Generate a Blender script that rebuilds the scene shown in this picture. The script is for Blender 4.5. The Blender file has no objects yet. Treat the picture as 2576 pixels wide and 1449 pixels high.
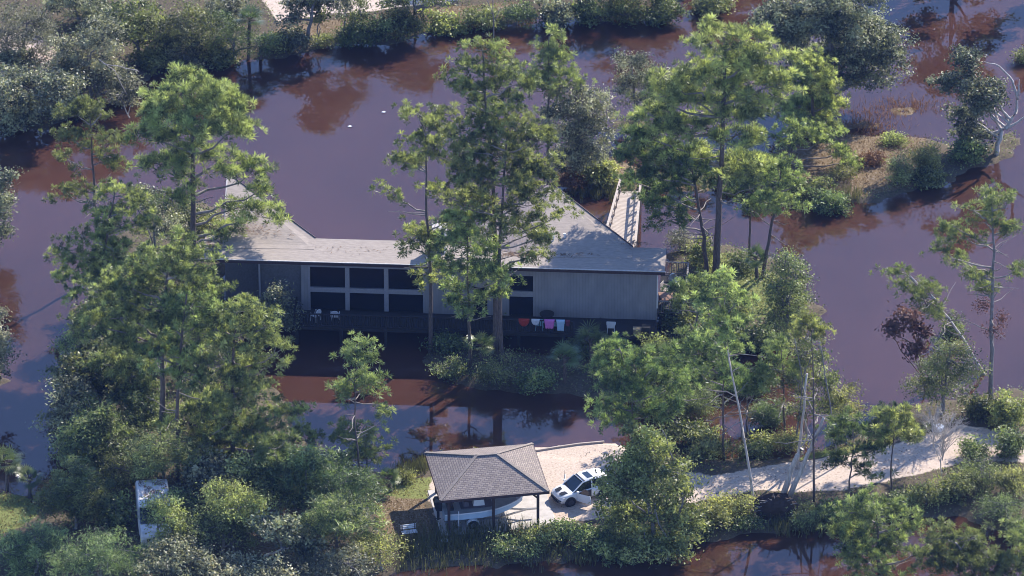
import bpy, math, random
import numpy as np
from mathutils import Vector, Matrix

R = math.radians
scene = bpy.context.scene
col = scene.collection

# ------------------------------------------------------------------ camera
PITCH = R(28.9); DIST = 450.0; WID = 2576 / 37.0
cam_d = bpy.data.cameras.new("camera"); cam = bpy.data.objects.new("camera", cam_d); col.objects.link(cam)
cam.location = (0, -DIST * math.cos(PITCH), DIST * math.sin(PITCH))
cam.rotation_euler = (math.pi / 2 - PITCH, 0, 0)
cam_d.sensor_width = 36; cam_d.lens = 36 * DIST / WID
cam_d.clip_start = 1; cam_d.clip_end = 6000
scene.camera = cam

# ------------------------------------------------------------------ light
SUN_EL = R(37.0); SUN_AZ = R(37.5)          # azimuth measured from +Y (away) towards +X (right)
world = bpy.data.worlds.new("World"); scene.world = world; world.use_nodes = True
wn = world.node_tree; wn.nodes.clear()
sky = wn.nodes.new('ShaderNodeTexSky'); sky.sky_type = 'NISHITA'; sky.sun_disc = False
sky.sun_elevation = SUN_EL; sky.sun_rotation = SUN_AZ; sky.air_density = 1.0; sky.dust_density = 0.2; sky.ozone_density = 4.0
bg = wn.nodes.new('ShaderNodeBackground'); bg.inputs[1].default_value = 0.15
wo = wn.nodes.new('ShaderNodeOutputWorld')
tn = wn.nodes.new('ShaderNodeMix'); tn.data_type = 'RGBA'; tn.blend_type = 'MULTIPLY'; tn.inputs[0].default_value = 1; tn.inputs[7].default_value = (0.97, 0.98, 1.17, 1)
wn.links.new(sky.outputs[0], tn.inputs[6]); wn.links.new(tn.outputs[2], bg.inputs[0]); wn.links.new(bg.outputs[0], wo.inputs[0])
sl = bpy.data.lights.new("sun", 'SUN'); sl.energy = 5.0; sl.angle = R(0.53); sl.color = (1.0, 0.93, 0.84)
sun = bpy.data.objects.new("sun", sl); col.objects.link(sun)
sd = Vector((math.sin(SUN_AZ) * math.cos(SUN_EL), math.cos(SUN_AZ) * math.cos(SUN_EL), math.sin(SUN_EL)))
sun.rotation_euler = sd.to_track_quat('Z', 'Y').to_euler()
sun.location = sd * 100
scene.view_settings.view_transform = 'Standard'; scene.view_settings.look = 'None'
scene.view_settings.exposure = 0.92; scene.view_settings.gamma = 1
scene.cycles.max_bounces = 6; scene.cycles.diffuse_bounces = 2; scene.cycles.glossy_bounces = 3
scene.cycles.transmission_bounces = 4; scene.cycles.transparent_max_bounces = 4
scene.cycles.use_denoising = True; scene.cycles.denoiser = 'OPENIMAGEDENOISE'
scene.cycles.filter_width = 0.95
scene.cycles.sample_clamp_indirect = 4.0

# ------------------------------------------------------------------ photo plan -> place
CP = np.array(cam.location[:]); UPV = np.array([0, math.sin(PITCH), math.cos(PITCH)])
def ray(dx, dy):
    q = np.array([(dx - 1288) / 2576 * WID, 0, 0]) + UPV * ((724.5 - dy) / 2576 * WID)
    d = q - CP
    return d / np.linalg.norm(d)
def at(dx, dy, z=0.0):
    d = ray(dx, dy); return CP + d * ((z - CP[2]) / d[2])
def onY(dx, dy, Y):
    d = ray(dx, dy); return CP + d * ((Y - CP[1]) / d[1])

# ------------------------------------------------------------------ materials
def nmat(name):
    m = bpy.data.materials.new(name); m.use_nodes = True; nt = m.node_tree; nt.nodes.clear()
    out = nt.nodes.new('ShaderNodeOutputMaterial'); return m, nt, out
def N(nt, t, **k):
    n = nt.nodes.new(t)
    for a, b in k.items(): setattr(n, a, b)
    return n
def ramp(nt, stops, interp='LINEAR'):
    r = nt.nodes.new('ShaderNodeValToRGB'); cr = r.color_ramp; cr.interpolation = interp
    while len(cr.elements) < len(stops): cr.elements.new(0.5)
    for e, (p, c) in zip(cr.elements, stops): e.position = p; e.color = (*c, 1)
    return r
def noise(nt, scale, detail=4, rough=0.55, coord='obj', stretch=None):
    tc = nt.nodes.new('ShaderNodeTexCoord'); n = nt.nodes.new('ShaderNodeTexNoise')
    n.inputs['Scale'].default_value = scale; n.inputs['Detail'].default_value = detail; n.inputs['Roughness'].default_value = rough
    src = tc.outputs['Object']
    if stretch:
        mp = nt.nodes.new('ShaderNodeMapping'); mp.inputs['Scale'].default_value = stretch
        nt.links.new(src, mp.inputs[0]); src = mp.outputs[0]
    nt.links.new(src, n.inputs['Vector']); return n
def bump(nt, h, b, strength=0.4, dist=0.05):
    bp = nt.nodes.new('ShaderNodeBump'); bp.inputs['Strength'].default_value = strength; bp.inputs['Distance'].default_value = dist
    nt.links.new(h, bp.inputs['Height']); nt.links.new(bp.outputs[0], b.inputs['Normal']); return bp
MAT = {}
def simple(name, c1, c2=None, rough=0.7, scale=6, metal=0, bmp=0.0, stretch=None, spec=0.4, detail=5):
    m, nt, out = nmat(name); b = nt.nodes.new('ShaderNodeBsdfPrincipled')
    b.inputs['Roughness'].default_value = rough; b.inputs['Metallic'].default_value = metal
    b.inputs['Specular IOR Level'].default_value = spec
    c2 = c2 or tuple(x * 0.7 for x in c1)
    n = noise(nt, scale, detail, stretch=stretch); r = ramp(nt, [(0.3, c2), (0.7, c1)])
    nt.links.new(n.outputs[0], r.inputs[0]); nt.links.new(r.outputs[0], b.inputs['Base Color'])
    if bmp: bump(nt, n.outputs[0], b, bmp, 0.03)
    nt.links.new(b.outputs[0], out.inputs[0]); MAT[name] = m; return m

def leafmat(name, dark, light, trans, tw=0.4, rough=0.4, spec=0.5):
    """leaf: glossy front, light through the blade; colour varies leaf by leaf"""
    m, nt, out = nmat(name)
    at_ = N(nt, 'ShaderNodeAttribute', attribute_name='tint')
    r = ramp(nt, [(0.0, dark), (1.0, light)]); nt.links.new(at_.outputs['Fac'], r.inputs[0])
    oi = N(nt, 'ShaderNodeObjectInfo')
    hs = N(nt, 'ShaderNodeHueSaturation'); nt.links.new(r.outputs[0], hs.inputs['Color'])
    mr = N(nt, 'ShaderNodeMapRange'); mr.inputs[3].default_value = 0.8; mr.inputs[4].default_value = 1.3
    nt.links.new(oi.outputs['Random'], mr.inputs[0]); nt.links.new(mr.outputs[0], hs.inputs['Value'])
    fr = N(nt, 'ShaderNodeMath', operation='FRACT'); f7 = N(nt, 'ShaderNodeMath', operation='MULTIPLY'); f7.inputs[1].default_value = 7.31; nt.links.new(oi.outputs['Random'], f7.inputs[0]); nt.links.new(f7.outputs[0], fr.inputs[0])
    mh = N(nt, 'ShaderNodeMapRange'); mh.inputs[3].default_value = 0.468; mh.inputs[4].default_value = 0.503; nt.links.new(fr.outputs[0], mh.inputs[0]); nt.links.new(mh.outputs[0], hs.inputs['Hue'])
    b = nt.nodes.new('ShaderNodeBsdfPrincipled'); b.inputs['Roughness'].default_value = rough
    b.inputs['Specular IOR Level'].default_value = spec
    nt.links.new(hs.outputs[0], b.inputs['Base Color'])
    t = nt.nodes.new('ShaderNodeBsdfTranslucent')
    mx = N(nt, 'ShaderNodeMix', data_type='RGBA', blend_type='MULTIPLY'); mx.inputs[0].default_value = 1
    nt.links.new(hs.outputs[0], mx.inputs[6]); mx.inputs[7].default_value = (*trans, 1)
    nt.links.new(mx.outputs[2], t.inputs[0])
    ms = nt.nodes.new('ShaderNodeMixShader'); ms.inputs[0].default_value = tw
    nt.links.new(b.outputs[0], ms.inputs[1]); nt.links.new(t.outputs[0], ms.inputs[2])
    nt.links.new(ms.outputs[0], out.inputs[0]); MAT[name] = m; return m

leafmat('pine', (0.045, 0.068, 0.028), (0.42, 0.48, 0.18), (1.7, 1.75, 1.05), 0.34, 0.42, 0.45)
leafmat('pine_dark', (0.035, 0.058, 0.024), (0.23, 0.29, 0.12), (1.6, 1.8, 1.0), 0.35, 0.42, 0.4)
leafmat('pine_pale', (0.08, 0.105, 0.045), (0.25, 0.29, 0.13), (1.7, 1.8, 1.0), 0.4, 0.45, 0.4)
leafmat('oak', (0.045, 0.06, 0.028), (0.32, 0.355, 0.135), (1.6, 1.7, 0.8), 0.32, 0.48, 0.4)
leafmat('oak_grey', (0.05, 0.06, 0.04), (0.40, 0.405, 0.22), (1.4, 1.45, 0.95), 0.27, 0.48, 0.4)
leafmat('olive', (0.08, 0.095, 0.035), (0.40, 0.43, 0.17), (1.7, 1.75, 0.95), 0.42, 0.48, 0.35)
leafmat('green', (0.04, 0.06, 0.028), (0.29, 0.345, 0.125), (1.5, 1.7, 0.9), 0.3, 0.48, 0.35)
leafmat('palm', (0.05, 0.09, 0.03), (0.17, 0.22, 0.08), (1.4, 1.6, 0.9), 0.28, 0.3, 0.6)
leafmat('dead_leaf', (0.07, 0.045, 0.032), (0.19, 0.125, 0.085), (1.5, 1.1, 0.8), 0.3, 0.6, 0.2)
leafmat('rusty', (0.13, 0.085, 0.035), (0.27, 0.19, 0.09), (1.4, 1.2, 0.8), 0.3, 0.6, 0.2)
leafmat('dry_blade', (0.075, 0.06, 0.022), (0.22, 0.16, 0.07), (1.4, 1.3, 0.8), 0.3, 0.6, 0.2)
leafmat('reed', (0.07, 0.085, 0.03), (0.2, 0.2, 0.09), (1.4, 1.4, 0.8), 0.3, 0.5, 0.4)
simple('bark', (0.17, 0.13, 0.11), (0.06, 0.045, 0.038), 0.9, 5, bmp=0.6, stretch=(4, 4, 0.8))
simple('bark_pale', (0.58, 0.52, 0.46), (0.30, 0.26, 0.22), 0.85, 4, bmp=0.4, stretch=(3, 3, 0.6))
simple('limb_pale', (0.36, 0.31, 0.27), (0.15, 0.12, 0.10), 0.85, 2.5)
simple('bark_grey', (0.27, 0.25, 0.23), (0.12, 0.105, 0.1), 0.85, 5, bmp=0.4)
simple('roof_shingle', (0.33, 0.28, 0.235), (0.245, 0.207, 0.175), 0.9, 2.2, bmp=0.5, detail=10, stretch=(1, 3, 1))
simple('roof_shingle_streaked_shaded', (0.27, 0.225, 0.205), (0.15, 0.125, 0.12), 0.9, 2.0, bmp=0.2, stretch=(9, 0.5, 0.5))  # streaks, and shade of the face turned from the sun put into the colour
simple('ridge_shingle', (0.27, 0.225, 0.19), (0.19, 0.16, 0.135), 0.9, 5)
simple('drip_edge', (0.5, 0.46, 0.42), rough=0.5)
simple('fascia', (0.055, 0.032, 0.032), rough=0.7)
simple('siding_trim', (0.30, 0.29, 0.30), (0.24, 0.23, 0.25), 0.8, 8)
simple('screen_dark', (0.13, 0.125, 0.13), (0.09, 0.085, 0.09), 0.6, 8)
simple('dark_void', (0.012, 0.012, 0.014), rough=0.9)
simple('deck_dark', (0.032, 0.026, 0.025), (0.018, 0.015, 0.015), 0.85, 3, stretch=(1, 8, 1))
simple('wood_pale', (0.50, 0.43, 0.36), (0.34, 0.28, 0.23), 0.85, 2.5, stretch=(1, 7, 1))
simple('wood_brown', (0.26, 0.14, 0.08), (0.16, 0.08, 0.05), 0.6, 5)
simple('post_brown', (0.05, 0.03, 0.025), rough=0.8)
simple('white_plastic', (0.72, 0.72, 0.72), (0.6, 0.6, 0.62), 0.4, 3)
simple('white_paint', (0.80, 0.79, 0.78), (0.76, 0.75, 0.74), 0.25, 2, spec=0.6)
simple('grimy_white_paint', (0.78, 0.76, 0.74), (0.45, 0.42, 0.4), 0.4, 1.6, detail=8)
simple('black_paint', (0.02, 0.02, 0.022), rough=0.4)
simple('rubber', (0.022, 0.022, 0.024), rough=0.85)
simple('rim_metal', (0.09, 0.09, 0.1), rough=0.4, metal=0.6)
simple('silver_metal', (0.5, 0.5, 0.5), rough=0.35, metal=0.8)
simple('interior', (0.05, 0.045, 0.045), rough=0.9)
simple('lamp_clear', (0.7, 0.7, 0.68), rough=0.15)
simple('red_lens', (0.35, 0.02, 0.02), rough=0.3)
simple('orange_lens', (0.7, 0.25, 0.05), rough=0.3)
simple('hull_blue', (0.42, 0.52, 0.62), (0.36, 0.46, 0.57), 0.35, 2)
simple('hull_grey', (0.30, 0.33, 0.34), (0.24, 0.27, 0.28), 0.5, 4)
simple('vinyl_dark', (0.10, 0.09, 0.11), rough=0.6)
simple('concrete', (0.55, 0.51, 0.47), (0.40, 0.37, 0.34), 0.9, 1.8, bmp=0.2, detail=8)
simple('towel_red', (0.45, 0.045, 0.03), rough=0.95)
simple('towel_white', (0.75, 0.75, 0.78), rough=0.95)
simple('towel_pink', (0.72, 0.22, 0.55), (0.6, 0.16, 0.45), 0.95)
simple('towel_blue', (0.50, 0.66, 0.78), (0.36, 0.52, 0.66), 0.95, 14)
simple('towel_maroon', (0.2, 0.03, 0.05), rough=0.95)
simple('chair_blue', (0.30, 0.50, 0.58), rough=0.5)
simple('root_soil', (0.05, 0.032, 0.022), (0.02, 0.014, 0.011), 0.95, 3, bmp=1.0, detail=8)
simple('litter', (0.36, 0.19, 0.11), (0.22, 0.11, 0.06), 0.9, 4)
simple('box_card', (0.32, 0.26, 0.16), rough=0.9)
simple('blue_tarp', (0.10, 0.22, 0.45), rough=0.6)
simple('cooler_red', (0.6, 0.12, 0.1), rough=0.5)

def glassmat(name, tint, rough=0.05, spec=0.7):
    m, nt, out = nmat(name); b = nt.nodes.new('ShaderNodeBsdfPrincipled')
    b.inputs['Base Color'].default_value = (*tint, 1); b.inputs['Roughness'].default_value = rough
    b.inputs['Specular IOR Level'].default_value = spec
    n = noise(nt, 1.4, 2); bump(nt, n.outputs[0], b, 0.05, 0.02)
    nt.links.new(b.outputs[0], out.inputs[0]); MAT[name] = m
glassmat('window_glass', (0.008, 0.008, 0.012), 0.12, 0.25); glassmat('car_glass', (0.012, 0.02, 0.024)); glassmat('lantern_glass', (0.06, 0.09, 0.1))

# house siding: vertical boards with fine grooves
m, nt, out = nmat('siding'); b = N(nt, 'ShaderNodeBsdfPrincipled'); b.inputs['Roughness'].default_value = 0.8
tc = N(nt, 'ShaderNodeTexCoord'); wv = N(nt, 'ShaderNodeTexWave', wave_type='BANDS', bands_direction='X')
wv.inputs['Scale'].default_value = 1.6; wv.inputs['Distortion'].default_value = 0.15; wv.inputs['Detail'].default_value = 1
nt.links.new(tc.outputs['Object'], wv.inputs['Vector'])
n = noise(nt, 0.9, 6, stretch=(2, 2, 0.7)); r = ramp(nt, [(0.3, (0.22, 0.21, 0.215)), (0.75, (0.30, 0.285, 0.29))])
nt.links.new(n.outputs[0], r.inputs[0]); r2 = ramp(nt, [(0.0, (0.86,) * 3), (0.12, (1,) * 3)])
nt.links.new(wv.outputs['Color'], r2.inputs[0])
mx = N(nt, 'ShaderNodeMix', data_type='RGBA', blend_type='MULTIPLY'); mx.inputs[0].default_value = 1
nt.links.new(r.outputs[0], mx.inputs[6]); nt.links.new(r2.outputs[0], mx.inputs[7]); nt.links.new(mx.outputs[2], b.inputs['Base Color'])
nt.links.new(b.outputs[0], out.inputs[0]); MAT['siding'] = m

# shelter shingles : courses of tabs, follows UV (u along course, v up the slope, metres)
m, nt, out = nmat('tab_shingle'); b = N(nt, 'ShaderNodeBsdfPrincipled'); b.inputs['Roughness'].default_value = 0.9
uv = N(nt, 'ShaderNodeUVMap', uv_map='UVMap'); bk = N(nt, 'ShaderNodeTexBrick')
for k, v in dict(Scale=1.0).items(): bk.inputs[k].default_value = v
bk.inputs['Brick Width'].default_value = 0.27; bk.inputs['Row Height'].default_value = 0.15
bk.inputs['Mortar Size'].default_value = 0.02; bk.inputs['Mortar Smooth'].default_value = 0.3; bk.inputs['Bias'].default_value = 0
bk.inputs['Color1'].default_value = (0.29, 0.24, 0.20, 1); bk.inputs['Color2'].default_value = (0.20, 0.165, 0.14, 1)
bk.inputs['Mortar'].default_value = (0.12, 0.095, 0.095, 1)
nt.links.new(uv.outputs[0], bk.inputs['Vector']); nt.links.new(bk.outputs['Color'], b.inputs['Base Color'])
bump(nt, bk.outputs['Fac'], b, 0.6, -0.03); nt.links.new(b.outputs[0], out.inputs[0]); MAT['tab_shingle'] = m

# water : silty tannin body + clear surface
m, nt, out = nmat('flood_water'); b = N(nt, 'ShaderNodeBsdfPrincipled')
b.inputs['Roughness'].default_value = 0.015; b.inputs['IOR'].default_value = 1.42
n = noise(nt, 0.05, 3); r = ramp(nt, [(0.35, (0.052, 0.0235, 0.015)), (0.65, (0.074, 0.033, 0.021))])
nt.links.new(n.outputs[0], r.inputs[0]); nt.links.new(r.outputs[0], b.inputs['Base Color'])
n2 = noise(nt, 1.2, 3, stretch=(1, 1.6, 1)); bump(nt, n2.outputs[0], b, 0.016, 0.03)
b.inputs['Subsurface Weight'].default_value = 1.0
b.inputs['Subsurface Radius'].default_value = (1.0, 0.6, 0.4); b.inputs['Subsurface Scale'].default_value = 0.35
nt.links.new(b.outputs[0], out.inputs[0]); MAT['flood_water'] = m

# ground
m, nt, out = nmat('ground'); b = N(nt, 'ShaderNodeBsdfPrincipled'); b.inputs['Roughness'].default_value = 0.95
b.inputs['Specular IOR Level'].default_value = 0.2
def attr_mask(name):
    a = N(nt, 'ShaderNodeAttribute', attribute_name=name)
    nz = noise(nt, 1.6, 6, 0.65); ad = N(nt, 'ShaderNodeMath', operation='ADD'); sb = N(nt, 'ShaderNodeMath', operation='MULTIPLY_ADD')
    sb.inputs[1].default_value = 0.9; sb.inputs[2].default_value = -0.45
    nt.links.new(nz.outputs[0], sb.inputs[0]); nt.links.new(a.outputs['Fac'], ad.inputs[0]); nt.links.new(sb.outputs[0], ad.inputs[1])
    rr = ramp(nt, [(0.42, (0, 0, 0)), (0.58, (1, 1, 1))]); nt.links.new(ad.outputs[0], rr.inputs[0]); return rr.outputs[0]
def mixc(f, a_, b_):
    x = N(nt, 'ShaderNodeMix', data_type='RGBA'); nt.links.new(f, x.inputs[0]); nt.links.new(a_, x.inputs[6]); nt.links.new(b_, x.inputs[7]); return x.outputs[2]
nf = noise(nt, 7, 8, 0.7); nl = noise(nt, 0.5, 5)
soil = ramp(nt, [(0.3, (0.045, 0.042, 0.025)), (0.55, (0.11, 0.085, 0.055)), (0.75, (0.17, 0.135, 0.09))]); nt.links.new(nf.outputs[0], soil.inputs[0])
sand = ramp(nt, [(0.30, (0.27, 0.195, 0.14)), (0.42, (0.46, 0.36, 0.28)), (0.62, (0.56, 0.46, 0.37))]); nt.links.new(nf.outputs[0], sand.inputs[0])
grass = ramp(nt, [(0.3, (0.10, 0.12, 0.03)), (0.7, (0.24, 0.25, 0.08))]); nt.links.new(nf.outputs[0], grass.inputs[0])
rust = ramp(nt, [(0.3, (0.09, 0.065, 0.03)), (0.5, (0.16, 0.11, 0.055)), (0.72, (0.34, 0.28, 0.22))]); nt.links.new(nf.outputs[0], rust.inputs[0])
c = mixc(attr_mask('rust'), soil.outputs[0], rust.outputs[0]); c = mixc(attr_mask('grass'), c, grass.outputs[0]); c = mixc(attr_mask('sand'), c, sand.outputs[0])
nt.links.new(c, b.inputs['Base Color']); bump(nt, nf.outputs[0], b, 0.6, 0.06); nt.links.new(b.outputs[0], out.inputs[0]); MAT['ground'] = m

# ------------------------------------------------------------------ mesh helpers
def tag(o, label=None, cat=None, group=None, kind=None):
    if label: o['label'] = label
    if cat: o['category'] = cat
    if group: o['group'] = group
    if kind: o['kind'] = kind
    return o
def empty(name, loc, rz=0, label=None, cat=None, group=None):
    o = bpy.data.objects.new(name, None); col.objects.link(o); o.location = tuple(loc); o.rotation_euler = (0, 0, rz)
    o.empty_display_size = 0.3
    return tag(o, label, cat, group)
def link(name, me, mat, parent=None, smooth=False):
    o = bpy.data.objects.new(name, me); col.objects.link(o)
    if mat: me.materials.append(MAT[mat])
    if parent: o.parent = parent
    if smooth: me.polygons.foreach_set('use_smooth', [True] * len(me.polygons))
    return o
def npmesh(name, V, F, tint=None):
    """V (n,3), F (m,k) all faces k-gons"""
    me = bpy.data.meshes.new(name); m_, k = F.shape
    me.vertices.add(len(V)); me.vertices.foreach_set('co', np.ascontiguousarray(V, dtype=np.float32).ravel())
    me.loops.add(m_ * k); me.loops.foreach_set('vertex_index', F.astype(np.int32).ravel())
    me.polygons.add(m_); me.polygons.foreach_set('loop_start', np.arange(0, m_ * k, k, dtype=np.int32))
    me.update(calc_edges=True)
    if tint is not None:
        a = me.attributes.new('tint', 'FLOAT', 'FACE'); a.data.foreach_set('value', tint.astype(np.float32))
    return me
class MB:
    def __init__(s): s.v = []; s.f = []
    def add(s, vs, fs):
        n = len(s.v); s.v += [tuple(map(float, x)) for x in vs]; s.f += [tuple(n + i for i in f) for f in fs]
    def box(s, x0, x1, y0, y1, z0, z1):
        s.add([(x0,y0,z0),(x1,y0,z0),(x1,y1,z0),(x0,y1,z0),(x0,y0,z1),(x1,y0,z1),(x1,y1,z1),(x0,y1,z1)],
              [(0,3,2,1),(4,5,6,7),(0,1,5,4),(1,2,6,5),(2,3,7,6),(3,0,4,7)])
    def bar(s, a, b, w, h=None):
        a = Vector(a); b = Vector(b); h = h or w; d = (b - a).normalized()
        u = Vector((0, 0, 1)) if abs(d.z) < 0.9 else Vector((1, 0, 0)); x = d.cross(u).normalized() * w / 2; y = x.cross(d).normalized() * h / 2
        vs = [a - x - y, a + x - y, a + x + y, a - x + y, b - x - y, b + x - y, b + x + y, b - x + y]
        s.add(vs, [(0,1,2,3),(7,6,5,4),(0,4,5,1),(1,5,6,2),(2,6,7,3),(3,7,4,0)])
    def tube(s, pts, rs, n=7, cap=True):
        pts = [Vector(p) for p in pts]; rings = []
        if not hasattr(rs, '__len__'): rs = [rs] * len(pts)
        for i, p in enumerate(pts):
            d = (pts[min(i + 1, len(pts) - 1)] - pts[max(i - 1, 0)]).normalized()
            u = Vector((0, 0, 1)) if abs(d.z) < 0.9 else Vector((1, 0, 0)); x = d.cross(u).normalized(); y = x.cross(d).normalized()
            rings.append([p + (x * math.cos(t) + y * math.sin(t)) * rs[i] for t in [2 * math.pi * k / n for k in range(n)]])
        vs = [q for r_ in rings for q in r_]; fs = []
        for i in range(len(pts) - 1):
            for k in range(n): fs.append((i*n+k, i*n+(k+1)%n, (i+1)*n+(k+1)%n, (i+1)*n+k))
        if cap: fs.append(tuple(range(n))[::-1]); fs.append(tuple((len(pts)-1)*n + k for k in range(n)))
        s.add(vs, fs)
    def prism(s, poly, z0, z1, axis='z'):
        n = len(poly)
        if axis == 'z': vs = [(x, y, z0) for x, y in poly] + [(x, y, z1) for x, y in poly]
        else: vs = [(x, z0, y) for x, y in poly] + [(x, z1, y) for x, y in poly]
        s.add(vs, [tuple(range(n))[::-1], tuple(range(n, 2*n))] + [(i, (i+1) % n, n+(i+1) % n, n+i) for i in range(n)])
    def loft(s, rings, cap=True):
        n = len(rings[0]); vs = [p for r_ in rings for p in r_]; fs = []
        for i in range(len(rings) - 1):
            for k in range(n): fs.append((i*n+k, i*n+(k+1)%n, (i+1)*n+(k+1)%n, (i+1)*n+k))
        if cap: fs.append(tuple(range(n))[::-1]); fs.append(tuple((len(rings)-1)*n + k for k in range(n)))
        s.add(vs, fs)
    def build(s, name, mat, parent=None, smooth=False, bevel=0):
        me = bpy.data.meshes.new(name); me.from_pydata(s.v, [], s.f); me.update()
        o = link(name, me, mat, parent, smooth)
        if bevel:
            bv = o.modifiers.new('bevel', 'BEVEL'); bv.width = bevel; bv.segments = 2; bv.limit_method = 'ANGLE'; bv.angle_limit = R(35)
        return o

# ------------------------------------------------------------------ land and water
def poly_sd(poly, X, Y):
    P = np.array([at(x, y, 0.2)[:2] for x, y in poly]); inside = np.zeros(X.shape, bool); dist = np.full(X.shape, 1e9)
    n = len(P)
    for i in range(n):
        (x1, y1), (x2, y2) = P[i], P[(i + 1) % n]
        dx, dy = x2 - x1, y2 - y1; L2 = dx * dx + dy * dy + 1e-9
        t = np.clip(((X - x1) * dx + (Y - y1) * dy) / L2, 0, 1)
        dist = np.minimum(dist, np.hypot(X - x1 - t * dx, Y - y1 - t * dy))
        c = (y1 > Y) != (y2 > Y); xi = (x2 - x1) * (Y - y1) / (y2 - y1 + 1e-12) + x1
        inside ^= c & (X < xi)
    return np.where(inside, dist, -dist)
LAND = [
 [(-400,345),(-60,330),(90,318),(190,275),(300,205),(420,170),(540,150),(640,140),(760,125),(860,105),(1000,100),(1080,75),(1180,62),(1300,45),(1420,38),(1560,38),(1700,25),(1760,-20),(1700,-120),(1300,-300),(-400,-500)],
 [(1930,395),(2000,350),(2080,335),(2150,330),(2240,335),(2330,345),(2440,370),(2500,350),(2545,330),(2560,350),(2500,400),(2400,430),(2340,470),(2260,495),(2180,492),(2090,515),(2000,505),(1880,475),(1740,470),(1620,482),(1480,490),(1390,470),(1400,400),(1500,385),(1640,420),(1780,430)],
 [(1690,640),(1780,620),(1900,625),(1990,650),(2040,720),(2050,800),(2000,860),(1880,880),(1780,900),(1690,950),(1560,985),(1400,985),(1220,975),(1120,950),(1080,890),(1100,850),(1300,880),(1650,870)],
 [(380,520),(470,500),(552,520),(556,640),(560,860),(640,900),(700,960),(735,1060),(760,1140),(860,1170),(980,1172),(1065,1148),(1330,1128),(1500,1110),(1680,1100),(1800,1140),(2000,1130),(2130,1100),(2220,1040),(2380,985),(2700,960),(2800,1300),(2576,1345),(2480,1330),(2400,1295),(2200,1300),(2050,1318),(1960,1335),(1800,1345),(1680,1360),(1500,1395),(1300,1412),(1100,1425),(900,1440),(700,1500),(500,1700),(-500,1900),(-500,1250),(-20,1235),(95,1250),(150,1215),(180,1100),(170,950),(190,820),(230,700),(260,620)],
 [(-300,-200),(-200,-200),(-100,700),(5,780),(15,900),(-20,1000),(-300,1050)],
]
def ellipse(cx, cy, rx, ry, n=14): return [(cx + rx*math.cos(2*math.pi*i/n), cy + ry*math.sin(2*math.pi*i/n)) for i in range(n)]
LAND += [ellipse(2170,312,55,10), ellipse(2290,268,55,14), ellipse(2080,262,70,14), ellipse(1590,300,60,14)]
SAND = [[(700,62),(820,42),(930,36),(1050,18),(1160,6),(1300,-15),(1500,-60),(1300,-250),(700,-250),(640,-20)],
        [(-100,130),(40,90),(150,120),(110,200),(-20,260),(-100,260)],
        [(1335,1128),(1500,1112),(1560,1118),(1640,1150),(1720,1196),(1800,1203),(1990,1168),(2120,1150),(2200,1138),(2300,1110),(2420,1075),(2576,1100),(2750,1080),(2750,1180),(2576,1170),(2430,1168),(2330,1195),(2220,1220),(2120,1240),(2000,1245),(1900,1240),(1790,1262),(1600,1300),(1420,1322),(1260,1345),(1110,1338),(1075,1250),(1090,1200)]]
GRASS = [[(-100,1235),(60,1240),(100,1270),(90,1310),(40,1340),(-100,1380)], [(985,1215),(1090,1205),(1085,1260),(1010,1262),(960,1250)],
         [(1440,450),(1560,455),(1560,490),(1440,490)], [(1990,1140),(2130,1125),(2220,1115),(2220,1132),(2100,1150),(2000,1160)], [(1730,640),(1850,640),(1960,700),(1950,800),(1800,820)]]
RUST = [[(1930,395),(2000,350),(2150,325),(2330,340),(2330,460),(2180,492),(2000,500),(1880,475),(1560,480),(1400,470),(1400,400),(1700,420)],
        [(700,75),(900,48),(1100,25),(1300,10),(1300,60),(1000,80),(850,110),(650,130)], [(930,1245),(1060,1255),(1090,1340),(1060,1400),(960,1340)],
        ellipse(2170,312,60,12), ellipse(2290,268,60,16), [(640,1290),(800,1290),(780,1400),(620,1400)]]
gx = np.arange(-60, 60, 0.25); gy = np.arange(-62, 100, 0.25); GX, GY = np.meshgrid(gx, gy)
def vnoise(X, Y, f, seed):
    r_ = np.random.RandomState(seed); T = r_.rand(64, 64); x = X * f + 1000.5; y = Y * f + 1000.5
    xi = np.floor(x).astype(int); yi = np.floor(y).astype(int); fx = x - xi; fy = y - yi; fx = fx*fx*(3-2*fx); fy = fy*fy*(3-2*fy)
    g = lambda i, j: T[(xi + i) % 64, (yi + j) % 64]
    return (g(0,0)*(1-fx)+g(1,0)*fx)*(1-fy)+(g(0,1)*(1-fx)+g(1,1)*fx)*fy
def land_sd(X, Y):
    sd = np.full(X.shape, -1e9)
    for p in LAND: sd = np.maximum(sd, poly_sd(p, X, Y))
    return sd + (vnoise(X, Y, 0.5, 1) - 0.5) * 1.6 + (vnoise(X, Y, 1.7, 2) - 0.5) * 0.6
SDL = land_sd(GX, GY)
HT = 0.42 * np.tanh(SDL / 1.3) + np.where(SDL > 0, 0.05 * (vnoise(GX, GY, 1.1, 3) - 0.5), 0)
def mask(polys):
    m_ = np.full(GX.shape, -1e9)
    for p in polys: m_ = np.maximum(m_, poly_sd(p, GX, GY))
    return np.clip(0.5 + m_ / 0.9, 0, 1)
MS, MG, MR = mask(SAND), mask(GRASS), mask(RUST)
HT = np.where(MS > 0.6, np.minimum(np.maximum(HT, 0.30), 0.40), HT)
def hgt(x, y):
    i = int(round((y + 62) / 0.25)); j = int(round((x + 60) / 0.25))
    if 0 <= i < len(gy) and 0 <= j < len(gx): return max(float(HT[i, j]), -0.1)
    return 0.0
ny, nx = GX.shape; idx = np.arange(nx * ny).reshape(ny, nx)
F = np.stack([idx[:-1, :-1], idx[:-1, 1:], idx[1:, 1:], idx[1:, :-1]], -1).reshape(-1, 4)
hc = HT.reshape(-1)[F].max(1) > -0.3; F = F[hc]
used = np.unique(F); rm = np.full(nx * ny, -1); rm[used] = np.arange(len(used))
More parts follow.
